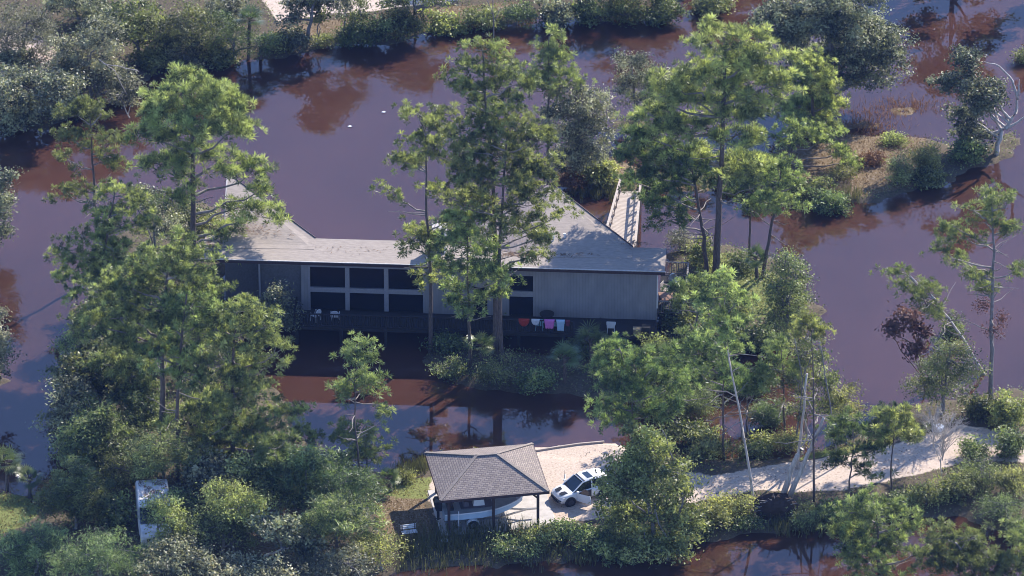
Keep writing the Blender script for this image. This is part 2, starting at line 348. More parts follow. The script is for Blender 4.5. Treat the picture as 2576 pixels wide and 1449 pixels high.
V = np.stack([GX.ravel(), GY.ravel(), HT.ravel()], -1)[used]
me = npmesh('ground', V, rm[F])
for nm, a_ in (('sand', MS), ('grass', MG), ('rust', MR)):
    at_ = me.attributes.new(nm, 'FLOAT', 'POINT'); at_.data.foreach_set('value', a_.ravel()[used].astype(np.float32))
o = link('ground', me, 'ground', smooth=True); tag(o, kind='structure')
mb = MB(); mb.add([(-900, -900, 0), (900, -900, 0), (900, 900, 0), (-900, 900, 0)], [(0, 1, 2, 3)])
tag(mb.build('water', 'flood_water'), kind='structure')

# ------------------------------------------------------------------ plants
def rs(seed): return np.random.RandomState(seed)
def unit(v): return v / (np.linalg.norm(v, axis=-1, keepdims=True) + 1e-9)
def blob3(bl, Y, rng, jitter=0.45):
    cx, cy, rx, ry = bl; dY = rng.uniform(-jitter, jitter) * rx / 37.0
    c = onY(cx, cy, Y); s = np.array([0, 1, 0]) * dY; c = c + s; c[2] -= dY * math.sin(PITCH) / math.cos(PITCH)
    a = rx / 37.0; bdep = a * 0.85; h = ry / 37.0
    rz = math.sqrt(max(h * h - (bdep * math.sin(PITCH)) ** 2, (0.42 * h) ** 2)) / math.cos(PITCH)
    return c, np.array([a, bdep, rz])
def needle_mesh(P, D, S, rng, per=34, w=0.06):
    n = len(P); k = n * per
    p = np.repeat(P, per, 0); d = np.repeat(D, per, 0); s_ = np.repeat(S, per)
    dirs = unit(d * 0.55 + unit(rng.normal(size=(k, 3))) * 1.0)
    dirs[:, 2] += 0.12; dirs = unit(dirs); L = s_ * rng.uniform(0.65, 1.05, k)
    side = unit(np.cross(dirs, rng.normal(size=(k, 3)))) * (w * rng.uniform(0.7, 1.3, k))[:, None] * 0.5
    a = p + dirs * (L * 0.12)[:, None]; e = p + dirs * L[:, None]; mid = p + dirs * (L * 0.6)[:, None]
    V = np.stack([a, mid - side, e, mid + side], 1).reshape(-1, 3); F = np.arange(k * 4).reshape(k, 4)
    tint = np.clip(np.repeat(rng.rand(n) ** 1.25, per) + rng.uniform(-0.25, 0.25, k), 0, 1)
    return V, F, tint
def leaf_mesh(P, rng, size=0.14, asp=0.55, flat=0.3, tint=None, droop=0.0):
    k = len(P); nrm = unit(rng.normal(size=(k, 3)) + np.array([0, 0, flat * 2]))
    d = unit(np.cross(nrm, rng.normal(size=(k, 3)))); d[:, 2] -= droop; d = unit(d); s_ = unit(np.cross(nrm, d))
    L = size * rng.uniform(0.6, 1.3, k)[:, None]; Wd = L * asp
    V = np.stack([P - d * L / 2, P + s_ * Wd / 2, P + d * L / 2, P - s_ * Wd / 2], 1).reshape(-1, 3)
    F = np.arange(k * 4).reshape(k, 4)
    if tint is None: tint = rng.uniform(0, 1, k)
    return V, F, tint
def fill_polyline(pts, n):
    pts = np.array(pts); seg = np.linalg.norm(np.diff(pts, axis=0), axis=1); cum = np.r_[0, np.cumsum(seg)]
    t = np.linspace(0, cum[-1], n); return np.stack([np.interp(t, cum, pts[:, i]) for i in range(3)], -1)
def limb(mb, a, b, r0, r1, rng, sag=0.12, n=5, sides=5):
    a = np.array(a); b = np.array(b); t = np.linspace(0, 1, n)[:, None]; L = np.linalg.norm(b - a)
    p = a + (b - a) * t; p[:, 2] -= np.sin(t[:, 0] * math.pi) * sag * L * rng.uniform(-0.3, 1)
    p[1:-1] += rng.normal(size=(n - 2, 3)) * 0.035 * L
    mb.tube([tuple(x) for x in p], list(np.linspace(r0, r1, n)), sides, cap=False)
SEED = [100]
def base_of(bx, by):
    p = at(bx, by, 0.0); z = hgt(p[0], p[1]); p = at(bx, by, z); return np.array([p[0], p[1], max(z, -0.1)])
def trunk_path(base, path, wob, rng):
    pts = [base - np.array([0, 0, 0.25])] + [onY(x, y, base[1]) for x, y in path]
    p = fill_polyline(pts, 12); p[2:-1] += rng.normal(size=(len(p) - 3, 3)) * wob; return p
def pick_trunk(p, z, rng):
    zs = p[:, 2]; z = min(max(z, zs[0] + 0.45 * (zs[-1] - zs[0]) * 0.5), zs.max())
    return np.array([np.interp(z, zs, p[:, i]) for i in range(3)])
def pine(label, base, path, blobs, mat='pine', r=0.19, k=1.0, per=40, tuft=0.34, bark='bark', group=None, sd_=None, w=0.046, deadl=None, bare=0):
    tuft *= 1.15
    SEED[0] += 1; rng = rs(sd_ or SEED[0]); B = base_of(*base); tp = trunk_path(B, path, 0.03, rng)
    root = empty('pine_tree', B, label=label, cat='pine tree', group=group)
    zt, zb = tp[-1][2], tp[0][2]
    mb = MB(); mb.tube([tuple(x - B) for x in tp], list(np.linspace(r, r * 0.28, len(tp))), 9)
    P = []; D = []; S = []; ml = MB()
    for bl in blobs:
        c, rad = blob3(bl, B[1], rng)
        tz = c[2] - 0.35 * abs(c[0] - B[0]) - rad[2] * 0.4
        a = pick_trunk(tp, tz, rng)
        limb(ml, a - B, c - B, max(0.045, r * 0.42), 0.035, rng, 0.1)
        area = math.pi * bl[2] * bl[3]; ncl = max(3, int(area / 760 * k))
        for _ in range(ncl):
            u = unit(rng.normal(size=3)); u[2] = u[2] * 0.8 + 0.25; u = unit(u)
            q = c + u * rad * rng.uniform(0.45, 0.98) ** 0.7
            if rng.rand() < 0.8: limb(ml, c + (q - c) * 0.05 - B, q - B, 0.03, 0.012, rng, 0.1, 4, 4)
            nt_ = rng.randint(6, 14); off = rng.normal(size=(nt_, 3)) * np.array([0.40, 0.40, 0.13])
            pp = q + off; dd = unit((pp - c) / (rad + 0.1) * 0.7 + np.array([0, 0, 0.75]))
            P.append(pp); D.append(dd); S.append(np.full(nt_, tuft) * rng.uniform(0.75, 1.2, nt_))
    for _ in range(int(bare * 2)):     # snapped dead limbs low on the trunk
        z = zb + (zt - zb) * rng.uniform(0.35, 0.75); a = pick_trunk(tp, z, rng); an = rng.uniform(0, 6.28); L = rng.uniform(0.7, 2.6)
        limb(ml, a - B, a - B + np.array([math.cos(an) * L, math.sin(an) * L, rng.uniform(-0.2, 0.8)]), 0.05, 0.014, rng, 0.05, 4, 4)
    nb = len(mb.f); mb.add(ml.v, ml.f); tk = mb.build('trunk', bark, root, smooth=True); tk.data.materials.append(MAT['limb_pale'])
    tk.data.polygons.foreach_set('material_index', [0] * nb + [1] * (len(mb.f) - nb))
    P = np.concatenate(P) - B; D = np.concatenate(D); S = np.concatenate(S)
    V, F, t = needle_mesh(P, D, S, rng, per, w)
    link('crown', npmesh('crown', V, F, t), mat, root)
    if deadl:
        Q = []
        for bl in deadl:
            c, rad = blob3(bl, B[1], rng); Q.append(c + unit(rng.normal(size=(int(bl[2]*bl[3]*0.35)+20, 3))) * rad * rng.uniform(0.1, 1, (int(bl[2]*bl[3]*0.35)+20, 1)) - B)
        V, F, t = leaf_mesh(np.concatenate(Q), rng, 0.2, 0.3, 0); link('dead_needles', npmesh('dead_needles', V, F, t), 'dead_leaf', root)
    return root
def broad(label, base, blobs, mat='oak', dens=1.0, size=0.15, asp=0.55, r=0.14, cat='tree', name='broadleaf_tree', path=None, bark='bark_grey', limbs=3, group=None, clus=0.31, droop=0.0, extra=None, inner=0.35):
    SEED[0] += 1; rng = rs(SEED[0]); B = base_of(*base); V1 = rng.uniform(1.0, 1.7); V2 = rng.uniform(0.5, 1.1)
    root = empty(name, B, label=label, cat=cat, group=group); mb = MB()
    cs = [blob3(bl, B[1], rng) for bl in blobs]
    if path is None: top = cs[0][0]; tp = fill_polyline([B - np.array([0, 0, .2]), (B * 0.5 + top * 0.5) * np.array([1, 1, 1]), top], 8); tp[2:-1] += rng.normal(size=(5, 3)) * 0.06
    else: tp = trunk_path(B, path, 0.05, rng)
    mb.tube([tuple(x - B) for x in tp], list(np.linspace(r, r * 0.35, len(tp))), 8)
    PP = []; TT = []
    for (c, rad), bl in zip(cs, blobs):
        i = rng.randint(2, len(tp) - 1); limb(mb, tp[i] - B, c - B, r * 0.5, 0.03, rng, -0.1)
        area = 4 * math.pi * ((rad[0]*rad[1])**1.6/3 + (rad[0]*rad[2])**1.6/3 + (rad[1]*rad[2])**1.6/3) ** (1/1.6)
        ncl = max(6, int(area * 2.1 * dens)); u = unit(rng.normal(size=(ncl, 3))); u[:, 2] = u[:, 2] * 0.85 + 0.12; u = unit(u)
        K = rng.normal(size=(4, 3)) * 2.3; ph = rng.uniform(0, 6.28, 4)
        lump = 0.78 + 0.17 * np.sin(u @ K.T + ph).sum(1) / 1.4 + 0.15 * rng.rand(ncl); stray = rng.rand(ncl) < 0.10; lump[stray] += rng.uniform(0.1, 0.34, stray.sum())
        q = c + u * rad * lump[:, None]
        inn = rng.rand(ncl) < inner; q[inn] = c + (q[inn] - c) * rng.uniform(0.35, 0.8, (inn.sum(), 1))
        for j in range(min(ncl, limbs * 5)):
            limb(mb, c - B, q[j] + (c - q[j]) * (-0.16 if j % 3 == 0 else -0.04) - B, 0.028, 0.009, rng, -0.05, 4, 4)
        per = 62; g = np.repeat(q, per, 0); g = g + rng.normal(size=g.shape) * np.array([clus, clus, clus * 0.6]) * np.repeat(rng.uniform(0.6, 1.15, ncl), per)[:, None]
        g = g[g[:, 2] > B[2] + 0.03]
        t = np.clip(np.repeat(rng.rand(ncl) ** 1.4, per)[:len(g)] + rng.uniform(-0.3, 0.3, len(g)), 0, 1)
        PP.append(g); TT.append(t)
    if extra:
        for pth in extra:
            pts = [onY(x, y, B[1]) - B for x, y in pth]; n_ = len(pts) * 3; p3 = fill_polyline(pts, n_); p3[1:-1] += rng.normal(size=(n_ - 2, 3)) * 0.03
            mb.tube([tuple(x) for x in p3], list(np.linspace(r * 0.6, 0.025, n_)), 6)
    mb.build('trunk', bark, root, smooth=True)
    G = np.concatenate(PP) - B; T = np.concatenate(TT)
    V, F, t = leaf_mesh(G, rng, size * V1, asp * V2, 0.5, T, droop); link('crown', npmesh('crown', V, F, t), mat, root)
    return root
def bush(label, cx, cy, rx, ry, mat='oak', **kw):
    SEED[0] += 1; rng = rs(SEED[0]); bl = [(cx, cy, rx * 0.8, ry)]
    for _ in range(3): bl.append((cx + rng.uniform(-.55, .55) * rx, cy + rng.uniform(-.1, .45) * ry, rx * rng.uniform(.35, .6), ry * rng.uniform(.4, .7)))
    kw.setdefault('name', 'bush'); kw.setdefault('cat', 'bush'); kw.setdefault('r', 0.06)
    return broad(label, (cx, cy + ry * 0.8), bl, mat, **kw)
def fan_palm(label, base, top, nf=22, fr=0.75, mat='palm', name='palmetto', cat='palm', group=None):
    SEED[0] += 1; rng = rs(SEED[0]); B = base_of(*base); T = onY(*top, B[1]) - B
    root = empty(name, B, label=label, cat=cat, group=group)
    mb = MB(); mb.tube([(0, 0, -0.2), tuple(T * 0.5), tuple(T)], [0.13, 0.12, 0.10], 8)
    Vs = []; Ts = []; nb = 15
    for i in range(nf):
        an = rng.uniform(0, 6.283); el = rng.uniform(-0.35, 1.25); d = np.array([math.cos(an)*math.cos(el), math.sin(an)*math.cos(el), math.sin(el)])
        L = fr * rng.uniform(0.7, 1.15); hub = T + d * L * 0.75; mb.tube([tuple(T), tuple(hub)], [0.02, 0.012], 4, cap=False)
        s_ = unit(np.cross(d, [0, 0, 1])); u_ = np.cross(s_, d); tn = rng.rand()
        for j in range(nb):
            a_ = (j / (nb - 1) - 0.5) * 3.6; dd = unit(d * math.cos(a_) + s_ * math.sin(a_) + u_ * 0.12 - np.array([0, 0, 0.25])); Lb = L * rng.uniform(0.7, 0.95)
            w_ = unit(np.cross(dd, u_)) * 0.03
            Vs += [hub, hub + dd * Lb * 0.5 - w_, hub + dd * Lb - np.array([0, 0, Lb * 0.12]), hub + dd * Lb * 0.5 + w_]; Ts.append(tn)
    mb.build('trunk', 'bark', root); V = np.array(Vs)
    link('fronds', npmesh('fronds', V, np.arange(len(V)).reshape(-1, 4), np.array(Ts)), mat, root); return root
def bare_tree(label, base, paths, r=0.12, mat='bark_pale', name='dead_tree', cat='dead tree', twigs=0, group=None, blob=None, tip=0.03):
    SEED[0] += 1; rng = rs(SEED[0]); B = base_of(*base); root = empty(name, B, label=label, cat=cat, group=group); mb = MB()
    for i, pth in enumerate(paths):
        pts = [onY(x, y, B[1] + 0.0) - B for x, y in pth]; n_ = max(6, len(pts) * 3); p3 = fill_polyline(pts, n_)
        p3[1:-1] += rng.normal(size=(n_ - 2, 3)) * 0.025; rr = r if i == 0 else r * 0.45
        mb.tube([tuple(x) for x in p3], list(np.linspace(rr, tip if i else max(tip, rr * 0.45), n_)), 8)
    if twigs:
        c, rad = blob3(blob, B[1], rng); c = c - B
        for _ in range(twigs):
            u = unit(rng.normal(size=3)); u[2] = abs(u[2]) * 0.8; q = c + u * rad * rng.uniform(0.6, 1); a = np.array([0, 0, 0.2]) + (c - np.array([0, 0, 0.2])) * rng.uniform(0.4, 1)
            limb(mb, a, q, 0.022, 0.007, rng, -0.08, 5, 4)
            for _k in range(4):
                q2 = q + rng.normal(size=3) * 0.35; limb(mb, a + (q - a) * rng.uniform(.5, .95), q2, 0.01, 0.005, rng, 0, 3, 3)
    mb.build('trunk', mat, root, smooth=True); return root

# --- pines, left
PL = 'pines standing around the flooded house'
pine('tall round-topped pine with thick dark trunk at the left end of the house roof', (490,770), [(486,560),(482,300),(478,205)],
     [(480,225,95,50),(400,280,60,52),(565,265,70,52),(480,300,95,48),(590,330,60,48),(375,340,35,35),(420,415,75,42),(560,400,70,35),(635,430,55,26),(655,478,45,18),(455,490,45,28),(650,545,75,20),(600,522,45,14),(440,350,60,40),(575,585,55,18),(600,640,40,16)], r=0.26, k=1.05, tuft=0.46, bare=3)
pine('slim sparse pine in the water at the far left of the pine with thick trunk', (246,690), [(243,560),(232,400),(226,290)],
     [(195,290,55,38),(255,290,45,35),(165,340,38,26),(275,360,58,32),(225,340,50,30),(175,405,40,22),(250,410,50,22),(165,485,40,24),(210,480,40,20)], 'pine_pale', r=0.14, k=0.9, bare=4)
pine('leaning forked pine reaching left over the blue water', (262,900), [(255,690),(268,600),(290,480)],
     [(290,495,60,30),(345,520,60,30),(245,545,55,30),(330,570,70,34),(230,600,60,26),(170,630,48,20),(285,640,75,36),(150,705,50,20),(225,665,60,30),(190,725,50,16)], r=0.16, k=1.0, bare=3)
pine('wide pine with bright dome in front of the roof corner at left', (406,1170), [(408,900),(415,760),(425,620)],
     [(430,630,75,38),(365,660,60,42),(495,665,62,44),(430,700,95,48),(320,720,60,40),(530,720,45,38),(260,745,55,34),(400,770,100,45),(300,800,70,40),(350,860,80,36),(240,820,55,30)], r=0.23, k=1.05, bare=5)
pine('pine with pale forked limbs right of the wide bright pine', (447,1215), [(447,1000),(455,860),(470,740)],
     [(480,770,80,42),(540,790,50,36),(430,820,70,36),(500,850,80,36),(400,900,70,34),(470,950,60,26)], r=0.16, k=0.95, bare=7)
pine('round-crowned pine whose edge overlaps the dark water under the house', (584,1215), [(584,1000),(588,880),(595,790)],
     [(600,785,62,34),(670,820,58,40),(545,830,50,38),(610,850,95,42),(690,890,45,30),(560,920,80,40),(650,940,85,38),(600,990,90,38),(540,1040,70,38),(690,1050,75,40),(740,1095,42,36),(620,1080,85,40),(560,1130,70,36),(650,1140,70,30)], r=0.19, k=1.05, bare=5)
pine('thin ragged young pine standing alone before the open blue water', (905,1265), [(902,1150),(893,1050),(893,960),(905,880)],
     [(895,868,32,16),(935,888,30,18),(880,905,30,18),(925,950,32,16),(880,952,26,18),(860,985,20,10),(925,975,24,12)], 'pine_pale', r=0.085, k=1.5, tuft=0.36, per=36, bare=6)
pine('small yellow-green sapling pine low on the bank beside the ragged pine', (925,1215), [(922,1150),(912,1080)],
     [(900,1085,50,20),(940,1120,36,28),(870,1095,24,12),(925,1155,40,24),(965,1035,18,14)], 'pine_pale', r=0.06, k=1.5, tuft=0.34, per=36)
# --- pines, centre
pine('narrow pine crossing the roof edge left of the roof lantern', (1084,890), [(1082,650),(1072,500),(1070,340)],
     [(1055,290,50,32),(1110,310,50,38),(1040,350,40,20),(1095,370,55,30),(1060,420,50,22),(975,488,48,12),(1010,405,24,10),(1085,480,45,18),(1060,590,50,26),(1040,625,42,22),(1100,610,48,28),(1080,690,45,24),(1120,560,40,24)], r=0.16, k=0.95, bare=5)
pine('tallest centre pine with crown against the purple channel', (1246,905), [(1247,650),(1240,430),(1218,260),(1216,140)],
     [(1215,130,52,24),(1165,170,48,28),(1255,165,55,34),(1290,215,52,36),(1140,200,30,18),(1215,215,60,34),(1275,265,55,32),(1170,245,45,24),(1215,290,60,30)], 'pine', r=0.2, k=0.95, bare=6)
pine('broad dense pine in front of the roof middle', (1262,925), [(1256,700),(1262,520),(1275,340)],
     [(1210,325,60,34),(1285,320,65,34),(1335,360,50,36),(1180,380,48,32),(1250,385,80,40),(1330,430,65,38),(1170,440,50,30),(1240,455,85,38),(1360,485,55,28),(1300,520,75,32),(1180,510,60,34),(1385,590,48,16),(1375,415,44,26),(1140,345,40,22),(1150,410,44,22),(1345,330,44,26),(1130,500,44,18),(1400,545,36,16),(1330,590,60,24),(1250,560,70,30),(1360,640,36,18)], r=0.17, k=1.1, bare=5)
pine('low pine with foliage hanging over the shaded front wall', (1182,925), [(1178,760),(1175,620),(1172,560)],
     [(1170,560,60,30),(1130,600,50,28),(1200,610,60,32),(1160,650,60,30),(1240,670,50,26),(1190,700,55,30),(1235,745,45,26),(1180,760,42,24),(1260,700,36,24),(1120,720,30,18)], r=0.12, k=1.25, bare=4, tuft=0.34)
pine('cone-shaped pale pine behind the roof with thin straight trunk', (1379,480), [(1379,300),(1381,90)],
     [(1383,95,30,26),(1375,130,48,24),(1400,150,50,26),(1355,165,48,26),(1390,190,66,30),(1340,200,40,24),(1425,205,36,28),(1380,225,40,14)], 'pine_pale', r=0.12, k=1.15)
# --- pines, right
pine('largest pine right of the boardwalk with flat layered crown', (1800,710), [(1806,560),(1815,420),(1825,120)],
     [(1820,80,62,24),(1880,98,60,28),(1795,120,55,26),(1850,145,85,34),(1930,150,50,36),(1740,170,60,30),(1800,195,90,38),(1690,205,55,30),(1890,210,80,40),(1650,240,40,24),(1740,250,85,38),(1840,270,85,38),(1660,300,65,34),(1920,270,45,36),(1760,320,90,36),(1620,345,50,24),(1860,340,70,32),(1700,380,70,30),(1640,290,50,24),(1950,215,50,30),(1840,400,60,28),(1780,400,60,26),(1890,410,55,26),(1830,440,50,24)], r=0.27, k=1.0, tuft=0.46, bare=9)
pine('leaning pine whose branches reach over the boardwalk', (1781,705), [(1770,600),(1752,480),(1735,400)],
     [(1720,400,55,26),(1650,420,60,26),(1600,460,45,20),(1690,470,65,26),(1590,345,46,20),(1575,395,40,20),(1650,370,55,22),(1700,520,50,22),(1640,505,40,20),(1680,555,44,20),(1760,440,40,24)], 'pine_dark', r=0.17, k=1.6, bare=8)
pine('dense deep green pine at the edge of the rusty grass flat', (2046,365), [(2044,260),(2035,150)],
     [(2020,148,42,26),(2050,170,42,30),(2060,215,48,34),(2015,215,45,36),(2085,260,32,30),(2025,275,62,34),(2080,305,32,18),(1985,285,36,26)], 'pine', r=0.16, k=1.7)
pine('low spreading pine standing on the rusty grass with short crooked trunk', (1983,425), [(1990,380),(2010,330)],
     [(1985,315,50,22),(2040,325,55,22),(2090,345,40,20),(1940,345,50,20),(2110,385,26,18),(2135,410,20,14),(2010,350,50,18)], 'pine', r=0.14, k=1.3)
pine('slanting pine with bare lower trunk right of the thick pine', (1917,700), [(1935,590),(1958,490),(1965,430)],
     [(1960,420,60,30),(2010,445,40,30),(1920,450,50,30),(1975,490,60,28),(1930,510,50,26),(1990,520,36,20)], r=0.15, k=1.15, bare=2)
pine('thin upright pine between the thick pine and the slanting pine', (1884,650), [(1888,560),(1896,440)],
     [(1885,440,42,26),(1860,480,40,28),(1900,500,40,26),(1870,530,34,20)], 'pine_dark', r=0.1, k=1.2)
pine('tall open pine at the right edge with dead brown clusters on its trunk', (2492,1020), [(2494,860),(2498,650),(2496,480)],
     [(2490,490,42,22),(2530,520,42,26),(2450,530,46,22),(2480,560,55,22),(2400,570,38,16),(2550,570,32,20),(2430,600,40,18),(2375,630,34,14),(2410,655,28,10),(2560,685,26,9),(2450,690,30,14),(2470,730,30,16)], 'pine_pale', r=0.17, k=0.9, per=34, tuft=0.36, bark='bark_grey', bare=10,
     deadl=[(2475,770,34,28),(2500,830,36,30),(2520,800,22,26)])
pine('fallen-over pale pine leaning left across the purple water', (2482,945), [(2420,850),(2350,750),(2285,690)],
     [(2255,682,24,14),(2300,730,26,12),(2335,728,26,12),(2325,760,34,12),(2350,790,22,14),(2270,715,16,8)], 'pine_pale', r=0.13, k=1.3, per=34, tuft=0.34, bark='bark_pale', bare=4)
# --- pines, lower right
pine('short round pine beside the sandy drive with slim straight trunk', (2243,1246), [(2243,1150),(2255,1050)],
     [(2250,1040,42,22),(2265,1070,42,28),(2230,1080,36,26),(2255,1105,50,16),(2285,1095,24,18)], r=0.075, k=1.5, tuft=0.36)
pine('sparse crooked pine on the near side of the sandy drive', (2137,1268), [(2140,1180),(2148,1100)],
     [(2150,1055,34,24),(2170,1085,36,24),(2110,1100,32,22),(2190,1135,28,20),(2180,1180,20,18),(2100,1150,24,18)], 'pine_dark', r=0.075, k=1.4, tuft=0.36)
pine('bright pine at the bottom right rising from below the frame', (2215,1640), [(2212,1450),(2205,1290)],
     [(2200,1268,48,24),(2150,1290,44,28),(2250,1292,44,26),(2200,1320,75,34),(2295,1310,30,20),(2130,1350,42,26),(2260,1370,55,34),(2190,1390,70,34),(2120,1410,40,26),(2290,1400,36,24),(2220,1440,70,30)], r=0.19, k=1.1, bare=3)
pine('rounded pine in the bottom right between two bright pines', (2415,1700), [(2412,1500),(2415,1380)],
     [(2380,1350,42,26),(2440,1360,52,30),(2400,1390,70,34),(2485,1400,48,34),(2360,1420,45,28),(2440,1430,75,34),(2510,1440,45,30)], 'pine_pale', r=0.18, k=1.2)
pine('pine cut by the right edge in the bottom corner', (2600,1680), [(2592,1500),(2585,1370)],
     [(2575,1345,32,32),(2560,1385,26,26),(2590,1420,44,40)], 'pine', r=0.16, k=1.2)
pine('mid-green pine right of the open-water gap, above the parked white car', (1592,1290), [(1591,1120),(1590,980)],
     [(1560,880,48,24),(1530,920,38,24),(1600,920,60,34),(1660,900,48,28),(1560,965,60,32),(1640,965,66,36),(1700,960,36,36),(1530,1010,36,20),(1600,1020,70,32),(1550,1055,50,26),(1680,1020,44,28)], 'green', r=0.14, k=1.15, tuft=0.38, bare=3)
pine('thin bowed pine with high crown crossing the sandy drive', (1899,1285), [(1886,1180),(1862,1040),(1830,890),(1822,760)],
     [(1825,715,52,20),(1800,750,50,26),(1850,760,42,24),(1780,790,36,22),(1835,810,46,24),(1810,850,42,26),(1845,870,30,18)], r=0.1, k=1.0, bark='bark_pale', bare=3)
pine('straight slender pine behind the bowed pine', (1821,1160), [(1819,1000),(1818,880)],
     [(1790,850,48,26),(1760,890,52,28),(1820,900,44,24),(1740,930,44,24),(1790,930,50,20)], 'pine_dark', r=0.09, k=1.2, bare=4)
pine('bare straight pole of a pine reflected in the lower canal', (2048,1262), [(2047,1100),(2045,950),(2042,830)],
     [(2030,815,24,10),(2065,830,22,8),(2020,850,18,9)], 'olive', r=0.085, k=1.2, bare=6, tuft=0.3)

# --- broadleaf, top bank
TB = 'grey-green trees on the far bank'
rows = [
 ('sprawling grey-green oak over the shore at the left edge', (60,330), [(60,230,110,60),(120,270,70,40),(20,290,70,40),(150,210,60,40)],'oak_grey'),
 ('grey-green oak with pale dead branches hanging to the water', (230,250), [(220,140,90,55),(280,190,60,45),(180,180,70,45),(250,90,70,40)],'oak_grey'),
 ('oak in the top left corner behind the shore oaks', (60,150), [(70,60,90,50),(20,110,60,50),(120,110,60,40)],'oak_grey'),
 ('round oak at the top edge left of the palm', (350,150), [(340,50,80,55),(400,90,60,45),(300,70,60,40)],'oak'),
 ('leafy tree along the top edge between the round oak and the palm', (480,150), [(480,70,80,60),(440,110,60,40),(530,110,60,40)],'oak'),
 ('dark green shore tree under the palm at top', (590,150), [(590,100,65,45),(650,115,45,32),(560,60,50,40)],'green'),
 ('tree at the top left edge casting deep shade', (190,60), [(190,0,90,50),(240,30,60,40)],'oak_grey'),
 ('tall thin trees clump in front of the pale road, top left of the road', (770,115), [(800,-45,72,44),(760,5,52,30),(850,-20,52,40),(735,45,34,20)],'oak_grey'),
]
for lab, ba, bls, mt in rows: broad(lab, ba, bls, mt, dens=0.95, r=0.16, limbs=3)
broad('small grey tree with dead twigs over the water left of the shore oaks', (330,300), [(300,240,40,30),(340,220,30,20)], 'oak_grey', 0.6, r=0.05, bark='bark_pale', extra=[[(250,150),(290,180),(320,240)],[(260,160),(310,170),(350,180)]])
bush('dense green thicket on the far bank below the pale road', 930,75,70,38,'green')
bush('upright leafy thicket right of the dense green one on the far bank', 1010,55,60,50,'oak', group=None)
bush('yellowish shrub on the bank above the darkest reflection', 810,100,45,18,'olive')
bush('low brown-tinged shrub at the foot of the palm', 700,105,50,24,'olive')
for i,(x,y,rx,ry,mt,lab) in enumerate([(1120,60,55,36,'olive','sunlit olive shrub at the bend of the far bank'),(1210,45,60,36,'oak','dark shrub with hanging leaves right of the olive one'),
     (1300,35,60,38,'green','shaded green shrub midway along the top edge'),(1390,30,60,40,'oak_grey','pale-topped shrub at the top edge above the cone-shaped pine'),
     (1480,25,60,40,'oak','dark bush standing in shadow at the top edge'),(1570,25,60,36,'olive','olive bush at the top edge above the flat-crowned pine'),
     (1665,30,65,34,'green','bright-edged green shrub reaching over the channel at top'),(1790,5,60,30,'oak','bush at the top edge left of the great grey oak')]):
    bush(lab,x,y,rx,ry,mt)
for x,y,rx,ry,mt,lab in [(380,150,60,34,'oak','shaded shore bush right of the pale dead branches'),(460,140,60,34,'oak_grey','pale shore bush left of the green-headed palm, lower row'),(545,140,56,34,'oak','glossy shore bush directly below the tree before the palm'),
    (730,95,56,30,'oak_grey','scrub on the shore between fan palm and yellowish shrub'),(310,235,50,34,'oak_grey','bush at the inner corner of the flooded inlet, top left'),(180,265,60,34,'oak','bush dipping into the inlet below the left oaks'),
    (30,150,60,30,'oak_grey','pale scrub in the sandy clearing, top left'),(560,20,60,34,'oak_grey','tree head at the top edge above the palm leaves'),
    (860,95,50,24,'green','low green thicket under the slim trees')]: bush(lab,x,y,rx,ry,mt)
bare_tree('thin leafless trunk dangling moss over the far shore', (1242,110), [[(1242,110),(1240,-20)],[(1241,60),(1260,20)],[(1240,40),(1225,0)]], 0.05, 'bark_grey')
for x,lab in ((640,'left stem of the row of slim trees before the road'),(705,'second slim tree before the road'),(745,'right slim tree before the road')):
    broad(lab, (x+160,112), [(x+160,10,28,24),(x+165,40,22,16),(x+150,-15,30,20)], 'oak', 0.7, r=0.06, path=[(x+162,60),(x+165,5)])
broad('tall stems over the pale road whose crown is past the top edge', (1045,88), [(1040,-30,72,38),(1000,5,44,26),(1090,-10,48,30)], 'oak', 0.8, r=0.1)
broad('tree behind the top-edge thickets, mirrored in the channel', (1590,40), [(1590,-60,90,50),(1650,-30,60,40),(1530,-30,60,40)], 'oak', 0.8, r=0.15)
fan_palm('tall green-headed cabbage palm at the top left of the road', (625,150), (628,50), 26, 0.85, name='cabbage_palm')
fan_palm('low fan palm on the shore at top, right of the cabbage palm', (655,150), (655,110), 16, 0.6)
# great oak upper right
broad('great grey oak standing in the flooded channel at top right', (2085,275), [(2090,50,130,70),(1990,80,80,50),(2190,90,90,60),(2100,130,120,55),(2240,140,60,45),(2020,150,60,45),(2170,190,70,40),(1960,30,80,50),(2120,-10,110,50)],
      'oak_grey', 0.95, r=0.3, limbs=5, extra=[[(2085,240),(2100,200),(2110,150)],[(2095,235),(2150,210),(2200,220)]])
broad('grey feathery tree behind the flat-crowned pine', (1600,305), [(1590,160,55,42),(1630,200,60,45),(1570,215,40,30),(1600,240,50,30)], 'oak_grey', 0.8, r=0.12)
broad('grey leafy tree between the boardwalk and the cone-shaped pine', (1455,470), [(1455,250,70,42),(1500,290,45,40),(1420,300,60,45),(1460,340,70,45),(1430,400,55,40),(1480,390,50,40)], 'oak_grey', 0.95, r=0.16)
bush('tan and rusty scrub beside the boardwalk landing', 1500,430,70,34,'olive'); bush('reddish scrub on the bank left of the boardwalk', 1440,450,50,26,'rusty')
broad('tree with long pale crooked limbs over the water at right edge', (2505,385), [(2430,150,48,34),(2385,205,46,24),(2440,210,50,34),(2470,260,50,36),(2430,290,40,30),(2450,340,60,40),(2500,230,36,34)],
      'oak_grey', 0.85, r=0.2, path=[(2520,330),(2555,290),(2560,240)], bark='bark_pale', extra=[[(2560,250),(2545,200),(2510,165),(2475,155)],[(2545,300),(2510,270),(2490,240)],[(2540,310),(2500,340)],[(2560,240),(2565,200)],[(2530,325),(2600,280)]])
bush('dark green rounded bush below the pale-limbed tree', 2440,375,52,34,'green')
